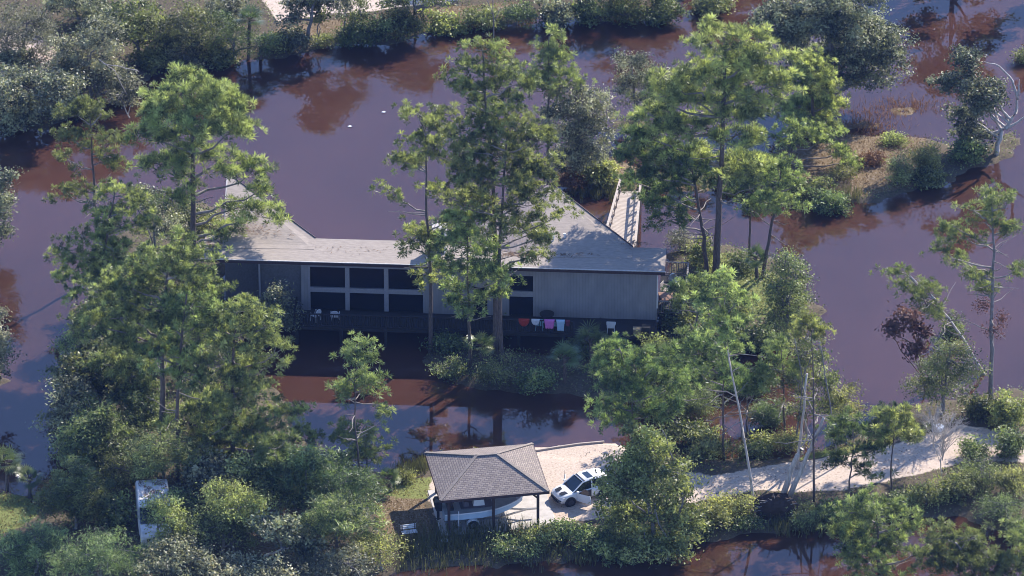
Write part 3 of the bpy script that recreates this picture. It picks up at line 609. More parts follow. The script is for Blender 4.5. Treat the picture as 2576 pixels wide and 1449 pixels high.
bush('lime feathery shrub in the flooded grass', 2258,425,44,46,'pine', size=0.2, asp=0.2); bush('grey-tipped feathery shrub right of the lime one', 2325,400,44,42,'olive', size=0.2, asp=0.25)
bush('drooping shrub touching the water behind the lime one', 2330,450,46,30,'oak'); bush('low dark bush at the corner of the rusty flat', 2085,505,62,36,'green')
bush('ragged shrub on the rusty flat left of the low dark bush', 2000,470,46,24,'olive'); bush('small bright bush at the head of the boardwalk', 1650,455,40,20,'green')
bush('leafy shrub in shadow under the great grey oak', 2060,235,70,26,'oak')
bush('small leafy clump at the right edge above the pale limbs', 2580,140,26,22,'oak')
# right bank mid
broad('tall grey-green tree on the islet point right of the house', (1985,880), [(1975,665,46,36),(2000,700,44,36),(1950,720,46,36),(1985,750,60,40),(1950,790,50,34),(2000,810,44,34)], 'oak', 0.95, r=0.13)
bush('dark round shrub at the foot of the twin trunks', 1868,660,48,28,'green'); bush('spiky grey-leaved shrub behind the side deck', 1715,605,36,34,'oak_grey', size=0.28, asp=0.12)
bush('sunlit shrub right of the side deck', 1762,640,40,34,'olive'); bush('bright leafy shrub below the side deck', 1745,810,55,40,'olive')
bush('dark shrub under the side deck', 1700,800,46,34,'green'); bush('broad shaded shrub on the islet shore', 1930,850,70,34,'green')
bush('leafy shrub at the waterline below the slanting pine', 1860,840,50,34,'oak'); bush('olive shrub catching sun on the islet slope', 1820,730,44,22,'olive')
bush('round thicket right of the clothes on the rail', 1700,900,60,34,'green'); bush('leafy thicket at the corner before the deck', 1640,870,50,30,'olive'); bush('dark shrub at the near corner of the shaded yard', 1560,900,50,26,'green')
bush('feathery cedar over the red-brown backwater', 1900,960,80,30,'pine_dark', size=0.2, asp=0.25, name='cedar', cat='tree'); bush('lower feathery cedar above the drive', 1930,1040,66,42,'pine_dark', size=0.2, asp=0.25, name='cedar', cat='tree')
bush('broad cedar-like thicket left of the bowed trunk', 1760,1010,80,50,'green', size=0.18, asp=0.3); bush('shaded thicket left of the red-brown backwater', 1720,1090,70,36,'green')
bush('leafy bush at the drive edge below the backwater', 1780,1120,60,32,'oak'); bush('small bush beside the fallen trunks', 1890,1130,50,26,'green')
bush('grassy bush at the far edge of the drive', 1990,1110,44,30,'olive')
broad('vine-draped tree over the fallen trunks', (2030,1110), [(2020,860,36,28),(2040,910,38,34),(2010,960,34,30),(2060,960,34,34),(2020,1020,40,34)], 'oak', 0.75, r=0.08, bark='bark_pale')
broad('slanting vine-covered snag right of the bare pole', (2100,1120), [(2070,900,16,26),(2082,960,18,34),(2090,1020,26,34),(2110,1060,30,34)], 'olive', 0.8, r=0.07, path=[(2085,1000),(2060,860)], clus=0.3)
broad('dark-topped tree at the water edge behind the slanting snag', (2130,1120), [(2120,990,42,32),(2090,1020,34,26),(2140,1030,34,28)], 'olive', 0.75, r=0.08)
broad('grey-green tree right of the purple water, under the open pine', (2370,1040), [(2390,880,50,36),(2350,920,50,36),(2420,930,56,40),(2380,970,66,40),(2320,970,40,34)], 'oak', 0.9, r=0.14)
broad('red-brown dying tree left of the leaning pale trunk', (2330,990), [(2290,790,30,22),(2245,835,24,22),(2310,830,26,18),(2300,870,28,18)], 'dead_leaf', 0.3, size=0.18, r=0.06, bark='wood_brown', extra=[[(2330,960),(2280,900),(2245,845)],[(2330,940),(2310,860),(2290,800)]])
bush('small leafy top hanging from the leaning pale trunk', 2400,820,26,34,'oak')
# right bottom masses
for x,y,rx,ry,mt,lab in [(2540,1040,50,44,'olive','bush at the right edge beside the open pine trunk'),(2470,1020,50,36,'oak','shrub at the foot of the open pine'),
     (2540,1110,50,40,'green','dark bush at the right edge on the far side of the drive'),(2450,1130,44,30,'green','green bush hanging over the drive near the right edge'),
     (2470,1200,70,40,'oak','wide bush on the canal side of the drive at right'),(2550,1210,50,44,'olive','olive bush at the right edge on the canal side'),
     (2520,1270,70,36,'green','shaded bush dipping into the canal at right'),(2400,1230,50,34,'oak','bush below the leafless grey shrub'),
     (2330,1240,46,30,'olive','low scrub between drive and canal'),(2270,1265,46,26,'green','small palmetto-like bush at the canal edge'),
     (2180,1262,46,26,'oak','low bush under the short round pine'),(2100,1285,50,26,'green','grassy bush on the canal bank right of the bare pole'),
     (2030,1300,46,24,'oak','scrub at the foot of the bare pole'),(1850,1270,50,34,'olive','dry olive scrub left of the upturned roots'),
     (1790,1290,56,34,'olive','sunlit brown scrub right of the big yellow-green tree'),(1890,1310,40,22,'green','low green clump below the upturned roots'),
     (1740,1330,50,26,'oak','dark overhanging bush above the lower canal'),(1930,1110,40,22,'olive','low weeds at the drive verge by the fallen trunks'),
     (1650,1120,44,30,'oak','shaded bush behind the big yellow-green tree'),(2560,1330,40,26,'green','bush at the right edge above the bottom pines'),
     (1425,1335,60,30,'green','leafy shrub in front of the white car'),(1500,1355,70,34,'green','dense shrub below the white car'),
     (1350,1350,60,28,'olive','shrub with dry twigs before the shelter post'),(1280,1372,54,26,'green','low weeds bush on the canal bank under the boat'),
     (1570,1390,60,28,'oak','bush drooping to the canal right of the dense shrub')]:
    bush(lab,x,y,rx,ry,mt)
broad('big yellow-green tree hiding the rear of the white car', (1650,1395), [(1610,1095,44,30),(1645,1130,50,34),(1570,1165,50,34),(1660,1180,72,42),(1600,1230,80,44),(1700,1250,56,44),(1640,1295,90,44),(1560,1290,54,40),(1720,1320,48,34),(1548,1235,36,36),(1600,1180,60,40),(1620,1360,90,36),(1690,1370,60,30)],
      'olive', 0.82, r=0.16, extra=[[(1690,1330),(1720,1260),(1690,1150),(1665,1080)]], bark='bark_grey')
bare_tree('leafless pale grey shrub beside the sandy drive', (2370,1215), [[(2370,1215),(2365,1150)],[(2368,1170),(2340,1090)],[(2366,1160),(2400,1080)]], 0.04, 'bark_pale', 'dead_shrub', 'shrub', 46, None, (2370,1085,78,62))
bare_tree('second leafless shrub, smaller, behind the grey one', (2350,1120), [[(2350,1120),(2345,1060)]], 0.035, 'bark_pale', 'dead_shrub', 'shrub', 30, None, (2345,1050,60,36))
# fallen trunks and roots
bare_tree('left of the two pale trunks fallen across the sandy drive', (1968,1252), [[(1968,1250),(2000,1160),(2017,1128)]], 0.21, 'bark_pale', 'fallen_tree', 'fallen tree', tip=0.15)
bare_tree('right fallen trunk with long thin tip lying across the drive', (1984,1256), [[(1984,1254),(2030,1150),(2058,1085),(2072,1050)]], 0.19, 'bark_pale', 'fallen_tree', 'fallen tree', tip=0.03)
bare_tree('broken white stem standing behind the fallen trunks', (2006,1180), [[(2006,1180),(2016,1080),(2030,940)],[(2012,1130),(2035,1095)]], 0.11, 'bark_pale', 'broken_trunk', 'dead tree', tip=0.06)
bare_tree('splintered pale stubs above the bowed trunk', (1868,1130), [[(1868,1130),(1862,1010)],[(1862,1010),(1885,990)],[(1862,1030),(1890,1012)]], 0.05, 'bark_grey', 'broken_trunk', 'dead tree')
bare_tree('pale pole sliding into the lower canal', (1812,1318), [[(1812,1318),(1845,1350),(1884,1384)]], 0.07, 'bark_pale', 'fallen_branch', 'fallen branch')
bare_tree('pale log lying on brown leaves under the left trees', (665,1398), [[(665,1398),(735,1375)]], 0.09, 'bark_pale', 'fallen_log', 'log')
# root ball
rngr = rs(5); B = base_of(1952,1300); root = empty('root_plate', B, label='dark upturned root plate torn from the drive edge', cat='uprooted roots')
mb = MB(); nu, nv = 22, 12; vs = []
for j in range(nv + 1):
    for i in range(nu):
        a_ = 2*math.pi*i/nu; ph = math.pi*j/nv - math.pi/2; rr = 1 + rngr.uniform(-.13, .13)
        vs.append((1.35*math.cos(ph)*math.cos(a_)*rr, 0.55*math.cos(ph)*math.sin(a_)*rr, 0.75 + 0.95*math.sin(ph)*rr))
mb.add(vs, [(j*nu+i, j*nu+(i+1)%nu, (j+1)*nu+(i+1)%nu, (j+1)*nu+i) for j in range(nv) for i in range(nu)])
mb.build('soil', 'root_soil', root)
for i in range(26):
    mb = MB(); a_ = rngr.uniform(0, 2*math.pi); p0 = np.array([0.9*math.cos(a_), -0.3, 0.75+0.7*math.sin(a_)]); limb(mb, p0, p0 + np.array([math.cos(a_)*rngr.uniform(.4,1.0), rngr.uniform(-.6,.2), math.sin(a_)*rngr.uniform(.2,.6)]), 0.04, 0.01, rngr, 0.1, 5, 5); mb.build('root', 'bark_grey', root)

# left mass
for ba,bls,mt,lab,dn in [
  ((250,1060),[(250,930,80,50),(300,960,70,50),(210,980,60,50),(270,890,60,36)],'oak','leafy oak at the left shore behind the tall pines',1.0),
  ((230,1200),[(240,1060,70,50),(200,1110,60,50),(280,1110,70,50),(230,1150,80,44)],'oak','dark oak leaning over the left shore',1.0),
  ((330,1130),[(350,1000,70,46),(400,1040,60,44),(330,1060,70,44)],'oak','oak filling the gap between the pine trunks',1.0),
  ((420,1250),[(400,1120,70,50),(460,1160,70,50),(370,1170,60,44)],'oak','oak with sparkling leaves around the pine trunks',1.0),
  ((190,1330),[(200,1220,70,50),(150,1260,60,44),(230,1280,70,44)],'green','deep shaded tree above the lawn',1.0),
  ((330,1230),[(310,1180,60,40),(290,1220,60,40)],'oak','small oak behind the white van',1.0),
  ((540,1290),[(530,1200,70,50),(580,1230,60,44),(500,1240,50,36)],'oak_grey','grey-leaved tree right of the pale forked pine',1.0),
  ((650,1300),[(650,1190,60,44),(690,1230,56,40),(610,1240,60,40)],'oak','glossy tree in front of the round-crowned pine',1.0),
  ((770,1310),[(770,1160,56,40),(720,1200,60,44),(810,1190,60,40),(760,1240,70,40)],'pine_dark','dark feathery tree in front of the blue water',1.0),
  ((870,1330),[(880,1210,66,40),(840,1250,60,40),(920,1230,50,36)],'pine_dark','bristly dark tree left of the shelter lawn',1.0),
  ((850,1400),[(850,1290,80,44),(910,1320,60,40),(800,1330,60,36)],'green','spiky green tree on the bank left of the shelter shadow',1.0),
  ((560,1400),[(560,1300,70,44),(510,1330,60,40),(620,1330,50,36)],'oak','shaded oak right of the white van',1.0),
  ((480,1330),[(455,1270,36,36),(470,1310,44,34)],'oak','small tree pressing against the white van',1.0),
  ((720,1440),[(700,1330,56,36),(760,1360,50,34)],'oak_grey','twiggy grey tree at the bottom with dark trunk',0.8),
  ((430,1460),[(430,1395,90,44),(500,1410,60,36)],'oak_grey','pale-tipped thicket below the white van',1.0),
  ((250,1480),[(260,1380,80,50),(190,1410,70,44),(310,1420,60,40)],'green','dark thicket in the bottom left',1.0),
  ((90,1440),[(90,1360,70,40),(40,1400,60,40)],'green','shaded bush beside the lawn in the bottom left corner',0.9),
  ((600,1490),[(600,1430,90,40),(680,1440,60,34)],'oak_grey','bright-flecked bush on the bottom edge left of the canal',1.0),
  ((800,1470),[(800,1410,80,34),(870,1415,60,30)],'oak_grey','twinkling bush on the bottom edge above the canal',1.0),
  ((960,1430),[(950,1380,66,34),(900,1400,50,28)],'olive','bank shrub below the brown leaf patch',1.0),
  ((640,860),[(700,740,36,30),(670,760,34,26),(730,780,34,26),(690,800,50,28),(740,810,24,14)],'oak_grey','small grey-leaved tree before the shaded porch screen',0.9),
  ((500,640),[(470,540,50,36),(520,560,40,34),(500,590,44,30)],'oak','dark tree at the left end of the house behind the thick pine',1.0),
  ((390,700),[(390,520,60,36),(350,490,40,28),(420,580,50,36)],'oak_grey','thin grey tree left of the thick pine trunk',0.6),
  ((190,1000),[(165,860,26,34),(150,940,24,30),(180,900,36,40),(160,1010,20,24)],'oak','narrow dark tree edging the blue water at left',0.8),
  ((640,1150),[(500,960,50,36),(640,900,40,30),(560,1060,60,36)],'oak','leafy understory tree among the left pines',0.8),
  ((-20,640),[(-10,520,50,60),(-15,590,56,44),(0,460,36,34)],'oak_grey','tree cut by the left edge above the blue water',1.0),
  ((-30,1030),[(-10,860,36,40),(-15,920,44,50),(-20,800,30,40)],'oak_grey','lower tree cut by the left edge beside the blue water',0.9)]:
    spk = mt in ('pine_dark', 'green'); broad(lab, ba, bls, mt, dens=dn, r=0.12, size=0.24 if spk else 0.15, asp=0.24 if spk else 0.55)
for ba,bls,mt,lab,k_ in [
  ((330,1090),[(330,880,60,36),(290,920,60,34),(370,930,60,34),(320,980,66,36)],'pine','bright low pine crown between the left shore oak and the tall trunks','p'),
  ((500,1180),[(510,1010,56,34),(470,1060,60,34),(540,1080,60,36),(500,1130,60,34)],'pine','soft low pine crown between the forked pine and the round-crowned pine','p'),
  ((690,1290),[(690,1130,50,34),(720,1160,46,30),(660,1180,50,34)],'pine_pale','pale low pine crown at the right foot of the round-crowned pine','p'),
  ((260,820),[(270,650,56,34),(240,700,60,36),(300,740,66,40),(250,790,70,40)],'green','broad leafy tree under the left-reaching forked pine','b'),
  ((340,920),[(340,770,70,40),(290,830,70,40),(380,840,66,40)],'oak','leafy tree tucked below the bright pine dome','b'),
  ((480,960),[(470,860,66,40),(530,900,60,36),(440,920,60,40),(580,960,50,34)],'oak','tree in the gap left of the house porch, below the dome','b'),
  ((160,1120),[(180,990,56,44),(160,1060,50,44),(200,1090,60,44)],'oak_grey','silvery tree on the left shore at mid height','b'),
  ((415,1415),[(388,1278,32,20),(420,1262,28,18),(425,1300,36,24),(400,1300,32,18),(430,1345,40,34)],'olive','twiggy tree standing across the white van','b'),
  ((300,1330),[(290,1280,34,40),(300,1330,34,34)],'green','dark tree hugging the left flank of the white van','b'),
  ((590,1390),[(560,1250,50,40),(600,1280,56,40),(640,1270,44,34)],'olive','olive-tinted tree right of the grey-leaved one','b'),
  ((840,1230),[(860,1150,34,24),(830,1180,44,26),(880,1190,40,24)],'oak','bush-like tree standing at the edge of the blue water','b')]:
    if k_ == 'p': pine(lab, ba, [((ba[0]), ba[1]-60), (bls[0][0], bls[0][1]+10)], bls, mt, r=0.1, k=1.2, tuft=0.4, bare=3)
    else: broad(lab, ba, bls, mt, dens=1.0, r=0.1)
for ba,pth,bls,mt,lab in [
  ((1750,900),[(1752,820),(1760,720)],[(1760,705,44,22),(1730,730,40,22),(1790,730,36,22),(1750,760,50,24)],'pine','young pine right of the side deck with bright tufts'),
  ((1700,1090),[(1702,980),(1700,900)],[(1700,880,44,26),(1740,860,40,24),(1680,930,50,28),(1740,940,50,28)],'pine_dark','dim pine between the mid-green pine and the straight slender pine'),
  ((1975,1100),[(1972,980),(1965,880)],[(1965,880,36,22),(1990,910,34,20),(1945,930,40,22),(1985,950,40,22)],'pine_pale','thin pine beside the broken white stem'),
  ((1880,1110),[(1880,1010),(1870,930)],[(1870,925,44,22),(1900,960,44,24),(1850,970,44,24)],'pine_dark','dark pine above the red-brown backwater')]:
    pine(lab, ba, pth, bls, mt, r=0.09, k=1.25, tuft=0.38, bare=4)
bare_tree('thin grey leaning stem right of the bare pole', (2110,1170), [[(2110,1170),(2085,1000),(2062,860)]], 0.06, 'bark_grey')
bare_tree('grey dead stem crossing the vine-draped tree', (2000,1130), [[(2000,1130),(2020,960),(1998,850)],[(2018,950),(2040,900)]], 0.06, 'bark_grey')
bare_tree('bent grey snag in the islet thicket', (1790,960), [[(1790,960),(1770,880),(1790,820)],[(1772,890),(1740,850)]], 0.06, 'bark_grey')
for x,y,rx,ry,mt,lab in [(1950,410,36,18,'olive','scrub clump on the rusty flat below the short crooked pine'),(2120,430,40,18,'olive','scrub clump in the middle of the rusty flat'),(2200,400,34,12,'rusty','low rusty tussock on the flat left of the lime shrub'),
   (2060,470,40,20,'olive','tussocky scrub behind the low dark bush'),(1850,455,50,20,'green','green scrub on the bank behind the thick pine'),(1750,450,50,22,'oak','shaded scrub on the bank above the purple water'),(2240,350,40,14,'olive','marsh scrub at the upper edge of the flat'),
   (1800,880,60,30,'oak','leafy shrub over the islet shore left of the snag'),(1830,940,50,30,'olive','sunlit shrub above the red backwater'),(1660,1010,70,40,'green','thicket below the mid-green pine'),(1700,960,56,36,'oak','leafy shrub right of the deck clutter'),
   (2000,760,44,34,'olive','sunny shrub at the tip of the islet'),(1840,780,50,26,'olive','yellowish shrub on the islet above the backwater')]: bush(lab,x,y,rx,ry,mt)
bush('reddish shrub at the left waterline', 120,1225,30,22,'rusty'); bush('small shrub at the shelter lawn corner', 1015,1195,36,22,'olive')
bush('low shrub right of the red-brown canal head', 1130,925,40,30,'oak'); bush('broad shrub on the islet before the centre pines', 1255,935,66,34,'oak'); bush('shaded shrub under the fan palms', 1345,950,60,28,'green')
bush('leafy shrub against the blank shaded wall', 1500,815,44,26,'green'); bush('dark shrub before the right end of the shaded wall', 1470,870,60,28,'green'); bush('tall dark shrub left of the towels', 1262,815,28,30,'green')
bush('dark climber under the front deck middle', 1120,860,40,24,'green')
# palms
fan_palm('fan palm at the left edge above the lawn', (18,1235), (18,1165), 24, 0.85); fan_palm('spiky fan palm at the water corner beside the lawn', (75,1250), (75,1205), 20, 0.7)
fan_palm('sunlit fan palm left of the towels, by the pine trunk', (1215,925), (1208,870), 22, 0.8); fan_palm('fan palm below the pink towel', (1420,960), (1420,900), 22, 0.85)
fan_palm('fan palm below the light blue towel', (1490,925), (1485,860), 24, 0.95); fan_palm('largest fan palm in front of the white chair on the deck', (1545,925), (1540,872), 24, 0.85)
fan_palm('shaggy fan palm beside the shelter lawn', (985,1235), (975,1200), 18, 0.6); fan_palm('palm in the shade right of the dark round shrub', (1905,700), (1900,650), 20, 0.7)
fan_palm('pale fan palm at the bottom left among the dark thicket', (355,1440), (355,1400), 18, 0.6)
# trees past the top edge, seen as reflections in the channel
broad('tree just past the top edge, mirrored at the top right', (2400,-60), [(2400,-260,130,80),(2340,-200,80,60),(2470,-190,80,60),(2420,-130,120,60)], 'oak', 0.6, size=0.22, r=0.25)
for ba,bls,lab in [((1600,-130),[(1600,-330,110,70),(1540,-280,80,60),(1660,-270,80,60),(1600,-220,100,50)],'tall oak past the top edge shading the far bank above the cone-shaped pine'),
   ((1840,-150),[(1840,-340,110,70),(1780,-290,80,60),(1900,-280,80,60),(1840,-230,100,50)],'tall oak past the top edge shading the bank above the flat-crowned pine'),
   ((1250,-120),[(1250,-300,90,60),(1200,-250,70,50),(1310,-250,70,50)],'oak past the top edge shading the bend of the far bank')]: broad(lab, ba, bls, 'oak', 0.6, size=0.22, r=0.25)
broad('smaller tree past the top edge, mirrored right of the great oak', (2620,10), [(2620,-160,60,70),(2640,-90,60,50)], 'oak', 0.6, size=0.22, r=0.2)

# ------------------------------------------------------------------ ground cover (uncountable)
rng = rs(77)
def scatter(n, sel, seed):
    r_ = rs(seed); X = r_.uniform(-44, 44, n); Y = r_.uniform(-55, 62, n)
    i = np.clip(((Y + 62) / 0.25).astype(int), 0, ny - 1); j = np.clip(((X + 60) / 0.25).astype(int), 0, nx - 1)
    k = sel(i, j, X, Y, r_); return np.stack([X[k], Y[k], np.maximum(HT[i[k], j[k]], 0)], -1)
PADC = at(1224, 1250, 0.45)
P = scatter(420000, lambda i, j, X, Y, r_: (HT[i, j] > 0.03) & (MS[i, j] < 0.35) & (MR[i, j] < .6) & (r_.rand(len(X)) < vnoise(X, Y, 0.8, 9) * 1.3) & ~((abs(X - PADC[0]) < 4.6) & (abs(Y - PADC[1]) < 5.5)), 8)
P[:, 2] += rng.uniform(0.03, 0.4, len(P)); V, F, t = leaf_mesh(P, rng, 0.16, 0.4, 0.2)
tag(link('ground_cover', npmesh('ground_cover', V, F, t), 'green'), 'low leafy weeds carpeting the banks', 'ground cover', kind='stuff')
def blades(P, h, w, rng, lean=0.25):
    k = len(P); d = unit(rng.normal(size=(k, 3)) * np.array([lean, lean, 0]) + np.array([0, 0, 1])); s_ = unit(np.cross(d, rng.normal(size=(k, 3)))) * w
    L = (h * rng.uniform(0.5, 1.2, k))[:, None]; V = np.stack([P - s_, P + s_, P + d * L + s_ * .3, P + d * L - s_ * .3], 1).reshape(-1, 3)
    return V, np.arange(4 * k).reshape(k, 4), rng.uniform(0, 1, k)
P = scatter(500000, lambda i, j, X, Y, r_: ((MR[i, j] > .5) | (MG[i, j] > .5)) & (MS[i, j] < .4) & (HT[i, j] > 0.0) & (r_.rand(len(X)) < .25 + vnoise(X, Y, 1.2, 11)), 12)
V, F, t = blades(P, 0.16, 0.02, rng, 0.7)
tag(link('dry_grass', npmesh('dry_grass', V, F, t), 'dry_blade'), 'short rust and straw grass on the flats', 'grass', kind='stuff')
P = scatter(260000, lambda i, j, X, Y, r_: (MS[i, j] > .55) & (HT[i, j] > .05) & (r_.rand(len(X)) < np.clip(vnoise(X, Y, 0.5, 21) - .35, 0, 1) * .5), 31); P[:, 2] += 0.03
V, F, t = leaf_mesh(P, rng, 0.14, 0.4, 3.0); tag(link('drive_litter', npmesh('drive_litter', V, F, t), 'dead_leaf'), 'brown leaves and twigs strewn over the sandy drive', 'leaf litter', kind='stuff')
P = []
for (x0, y0), (x1, y1), n, sp in [((1000,1400),(1420,1372),900,0.9),((1440,1390),(1700,1370),500,.7),((1940,1322),(2180,1300),700,.6),((1000,1195),(1080,1175),260,.5),((1020,1370),(1330,1345),420,0.8),((1440,478),(1560,484),300,.5),((2170,492),(2000,508),200,.5)]:
    tt = rng.rand(n)[:, None]; a = at(x0, y0, .2); b_ = at(x1, y1, .2); q = a + (b_ - a) * tt + rng.normal(size=(n, 3)) * np.array([.3, sp, 0]); q[:, 2] = [max(hgt(x, y), 0) for x, y in q[:, :2]]
    P.append(q)
P = np.concatenate(P); P = np.repeat(P, 3, 0) + rng.normal(size=(len(P)*3, 3)) * np.array([.06, .06, 0]); V, F, t = blades(P, 0.75, 0.018, rng, 0.18)
tag(link('reeds', npmesh('reeds', V, F, t), 'reed'), 'upright weeds and reeds fringing the canal banks', 'reeds', kind='stuff')
P = np.concatenate([at(x, y, 0.0)[None] + rng.normal(size=(n, 3)) * np.array([s1, s2, 0]) for x, y, s1, s2, n in [(2170,315,1.3,.5,500),(2290,265,1.4,.7,500),(2200,290,1.2,.8,300),(2060,300,1,.8,200),(1520,400,1.4,.7,300)]])
P[:, 2] = 0; V, F, t = blades(P, 0.3, 0.02, rng, 0.5); tag(link('flooded_grass', npmesh('flooded_grass', V, F, t), 'rusty'), 'straw grass tips poking out of the flooded flat', 'grass', kind='stuff')

# ------------------------------------------------------------------ the house
ZE = 5.4
E0 = at(505, 650, ZE); E1 = at(1672, 683, ZE); U = (E1 - E0); U[2] = 0; HL = float(np.linalg.norm(U)); U /= HL
HA = math.atan2(U[1], U[0]); VV = np.array([-U[1], U[0], 0])
def hw(dx, dy, v):
    """pixel on the vertical plane parallel to the facade at depth v -> (u, z)"""
    d = ray(dx, dy); o_ = CP - E0 - VV * v; t = -np.dot(o_, VV) / np.dot(d, VV); p = o_ + d * t; return float(np.dot(p, U)), float(CP[2] + d[2] * t)
def hz(dx, dy, z):
    p = at(dx, dy, z) - E0; return float(np.dot(p, U)), float(np.dot(p, VV))
house = empty('house', (E0[0], E0[1], 0), HA, 'long grey timber house on stilts with shingle roof, standing in floodwater', 'house')
WV = 0.55                         # wall plane behind the eave line
ul = hw(560, 700, WV)[0]; uR = hw(1652, 750, WV)[0]; DZ = 1.4
w0 = hw(757, 700, WV)[0]; win_u = [hw(x, 700, WV)[0] for x in (780, 868, 879, 966, 977, 1064)]
zt = hw(868, 673, WV)[1]; zm1 = hw(868, 725, WV)[1]; zm0 = hw(868, 736, WV)[1]; zb = DZ + 0.05
wu2 = [hw(x, 700, WV)[0] for x in (1281, 1341)]; z2t, z2m1, z2m0 = hw(1341, 695, WV)[1], hw(1341, 734, WV)[1], hw(1341, 747, WV)[1]
dr0, dr1 = [hw(x, 800, WV)[0] for x in (1192, 1226)]
sc0 = hw(655, 700, WV)[0]; T = 0.2; ZT = ZE - 0.16
mb = MB()
mb.box(ul, sc0 - .12, WV, WV + T, 4.9, ZT)               # left porch lintel
mb.box(w0, win_u[0], WV, WV + T, DZ - .5, ZT)             # pier
mb.box(win_u[5], dr0, WV, WV + T, DZ - .5, ZT); mb.box(dr0, dr1, WV, WV + T, DZ + 2.1, ZT)
mb.box(dr1, wu2[0], WV, WV + T, DZ - .5, ZT); mb.box(wu2[0], wu2[1], WV, WV + T, z2t, ZT)
mb.box(wu2[1], uR, WV, WV + T, 0.35, ZT)                  # big blank wall
mb.box(win_u[0], win_u[5], WV, WV + T, zt, ZT)
mb.build('wall', 'siding', house)
DEP = 3.1
mb = MB(); mb.box(uR - T, uR, WV + T, DEP - .1, .5, ZT - .05); mb.box(sc0, uR - T, DEP - .3, DEP - .1, .5, ZT - .05); mb.box(sc0, sc0 + .1, WV + 1.6, DEP - .3, .5, ZT - .1); mb.build('rear_wall', 'siding', house)
mb = MB()
for a_, b_ in ((win_u[1], win_u[2]), (win_u[3], win_u[4])): mb.box(a_, b_, WV - .03, WV + .12, zb, zt)
for a_, b_ in ((win_u[0], win_u[1]), (win_u[2], win_u[3]), (win_u[4], win_u[5])): mb.box(a_, b_, WV - .02, WV + .11, zm0, zm1)
mb.box(win_u[0] - .12, win_u[0], WV - .03, WV - .002, zb, zt); mb.box(win_u[5], win_u[5] + .12, WV - .03, WV - .002, zb, zt); mb.box(win_u[0]-.12, win_u[5]+.12, WV - .03, WV - .002, zt, zt + .14)
mb.build('window_framing', 'siding_trim', house); mb = MB(); mb.box(wu2[0], wu2[1], WV - .02, WV + .11, z2m0, z2m1); mb.build('mid_rail', 'siding_trim', house); mb = MB(); mb.box(sc0 - .12, sc0, WV, WV + .12, DZ, ZT); mb.box(sc0, w0, WV + .02, WV + .12, 4.78, ZT)
mb.build('porch_frame', 'siding_trim', house)
for i in range(3):
    for z0_, z1_ in ((zb, zm0), (zm1, zt)):
        mb = MB(); mb.box(win_u[2*i], win_u[2*i+1], WV + .13, WV + .16, z0_, z1_); mb.build('window', 'window_glass', house)
for z0_, z1_ in ((zb, z2m0), (z2m1, z2t)):
    mb = MB(); mb.box(wu2[0], wu2[1], WV + .13, WV + .16, z0_, z1_); mb.build('window', 'window_glass', house)
mb = MB(); mb.box(dr0, dr1, WV + .08, WV + .12, DZ, DZ + 2.1); mb.build('door', 'window_glass', house)
mb = MB(); mb.box(sc0, w0, WV + .25, WV + .28, DZ, 4.78); mb.build('porch_screen', 'screen_dark', house)
mb = MB(); mb.box(ul, sc0 - .12, WV + 1.6, WV + 1.7, .8, ZT); mb.build('porch_back', 'screen_dark', house)
# roof : long front strip + two prow-shaped wings
HTIP = 1.15
def roofslab(name, pts, mat, th=0.16):
    n = len(pts); mb = MB(); mb.add([(x, y, z) for x, y, z in pts] + [(x, y, z - th) for x, y, z in pts], [tuple(range(n)), tuple(range(n, 2*n))[::-1]] + [(i, n+i, n+(i+1) % n, (i+1) % n) for i in range(n)])
    return mb.build(name, mat, house)
u_end = HL; back = DEP + .15
uA, vA = hz(795, 598, ZE); uB, vB = hz(1592, 625, ZE)
roofslab('roof', [(0, 0, ZE), (u_end, 0, ZE), (u_end, back, ZE), (0, back, ZE)], 'roof_shingle', 0.06)
def wing(tip, corner_u, ridge_x, left_u, zt_):
    ut, vt = hz(*tip, ZE + zt_); ur, _ = hz(ridge_x, 640, ZE)
    zr = ZE + 0.02
    v1 = 1.5
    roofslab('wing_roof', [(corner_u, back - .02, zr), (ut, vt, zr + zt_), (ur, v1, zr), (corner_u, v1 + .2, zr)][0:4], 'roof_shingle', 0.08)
    if left_u is not None: roofslab('wing_roof', [(ur - .003, v1, zr), (ut - .003, vt, zr + zt_), (left_u, back - .02, zr)], 'roof_shingle_streaked_shaded', 0.08)
    mb = MB(); mb.add([(corner_u, back - .05, .4), (ut, vt, .4), (left_u or ur, back - .05, .4), (corner_u, back - .05, zr - .1), (ut, vt - .1, zr + zt_ - .1), (left_u or ur, back - .05, zr - .1)], [(0,1,4,3),(1,2,5,4)])
    mb.build('wing_wall', 'siding', house)
    mb = MB(); mb.bar((corner_u, back, zr - .02), (ut + .02, vt + .03, zr + zt_ - .02), .07, .16); mb.build('wing_trim', 'fascia', house)
    if left_u is None: mb = MB(); mb.bar((ut - .05, vt, zr + zt_ - .02), (ur - .05, v1 + 1.4, zr), .09, .1); mb.build('ridge_cap', 'drip_edge', house)
wing((574, 438), uA, 555, None, HTIP); wing((1385, 462), uB, 1356, hz(1130, 612, ZE)[0], HTIP)
mb = MB(); mb.box(0, u_end, -.05, -.002, ZE - .26, ZE - .03); mb.box(u_end, u_end + .04, -.05, back, ZE - .26, ZE - .03); mb.box(-.04, -.002, 0, back, ZE - .26, ZE - .03); mb.build('fascia', 'fascia', house)
mb = MB(); mb.box(-.06, u_end + .06, -.08, .02, ZE - .028, ZE + .015); mb.build('drip_edge', 'drip_edge', house)
mb = MB(); mb.box(0, u_end, .02, WV, ZT + .0, ZT + .04); mb.build('soffit', 'siding_trim', house)
mb = MB(); mb.box(uR, uR + .07, WV - .06, WV - .003, 2.3, 4.9); mb.build('downpipe', 'white_paint', house)
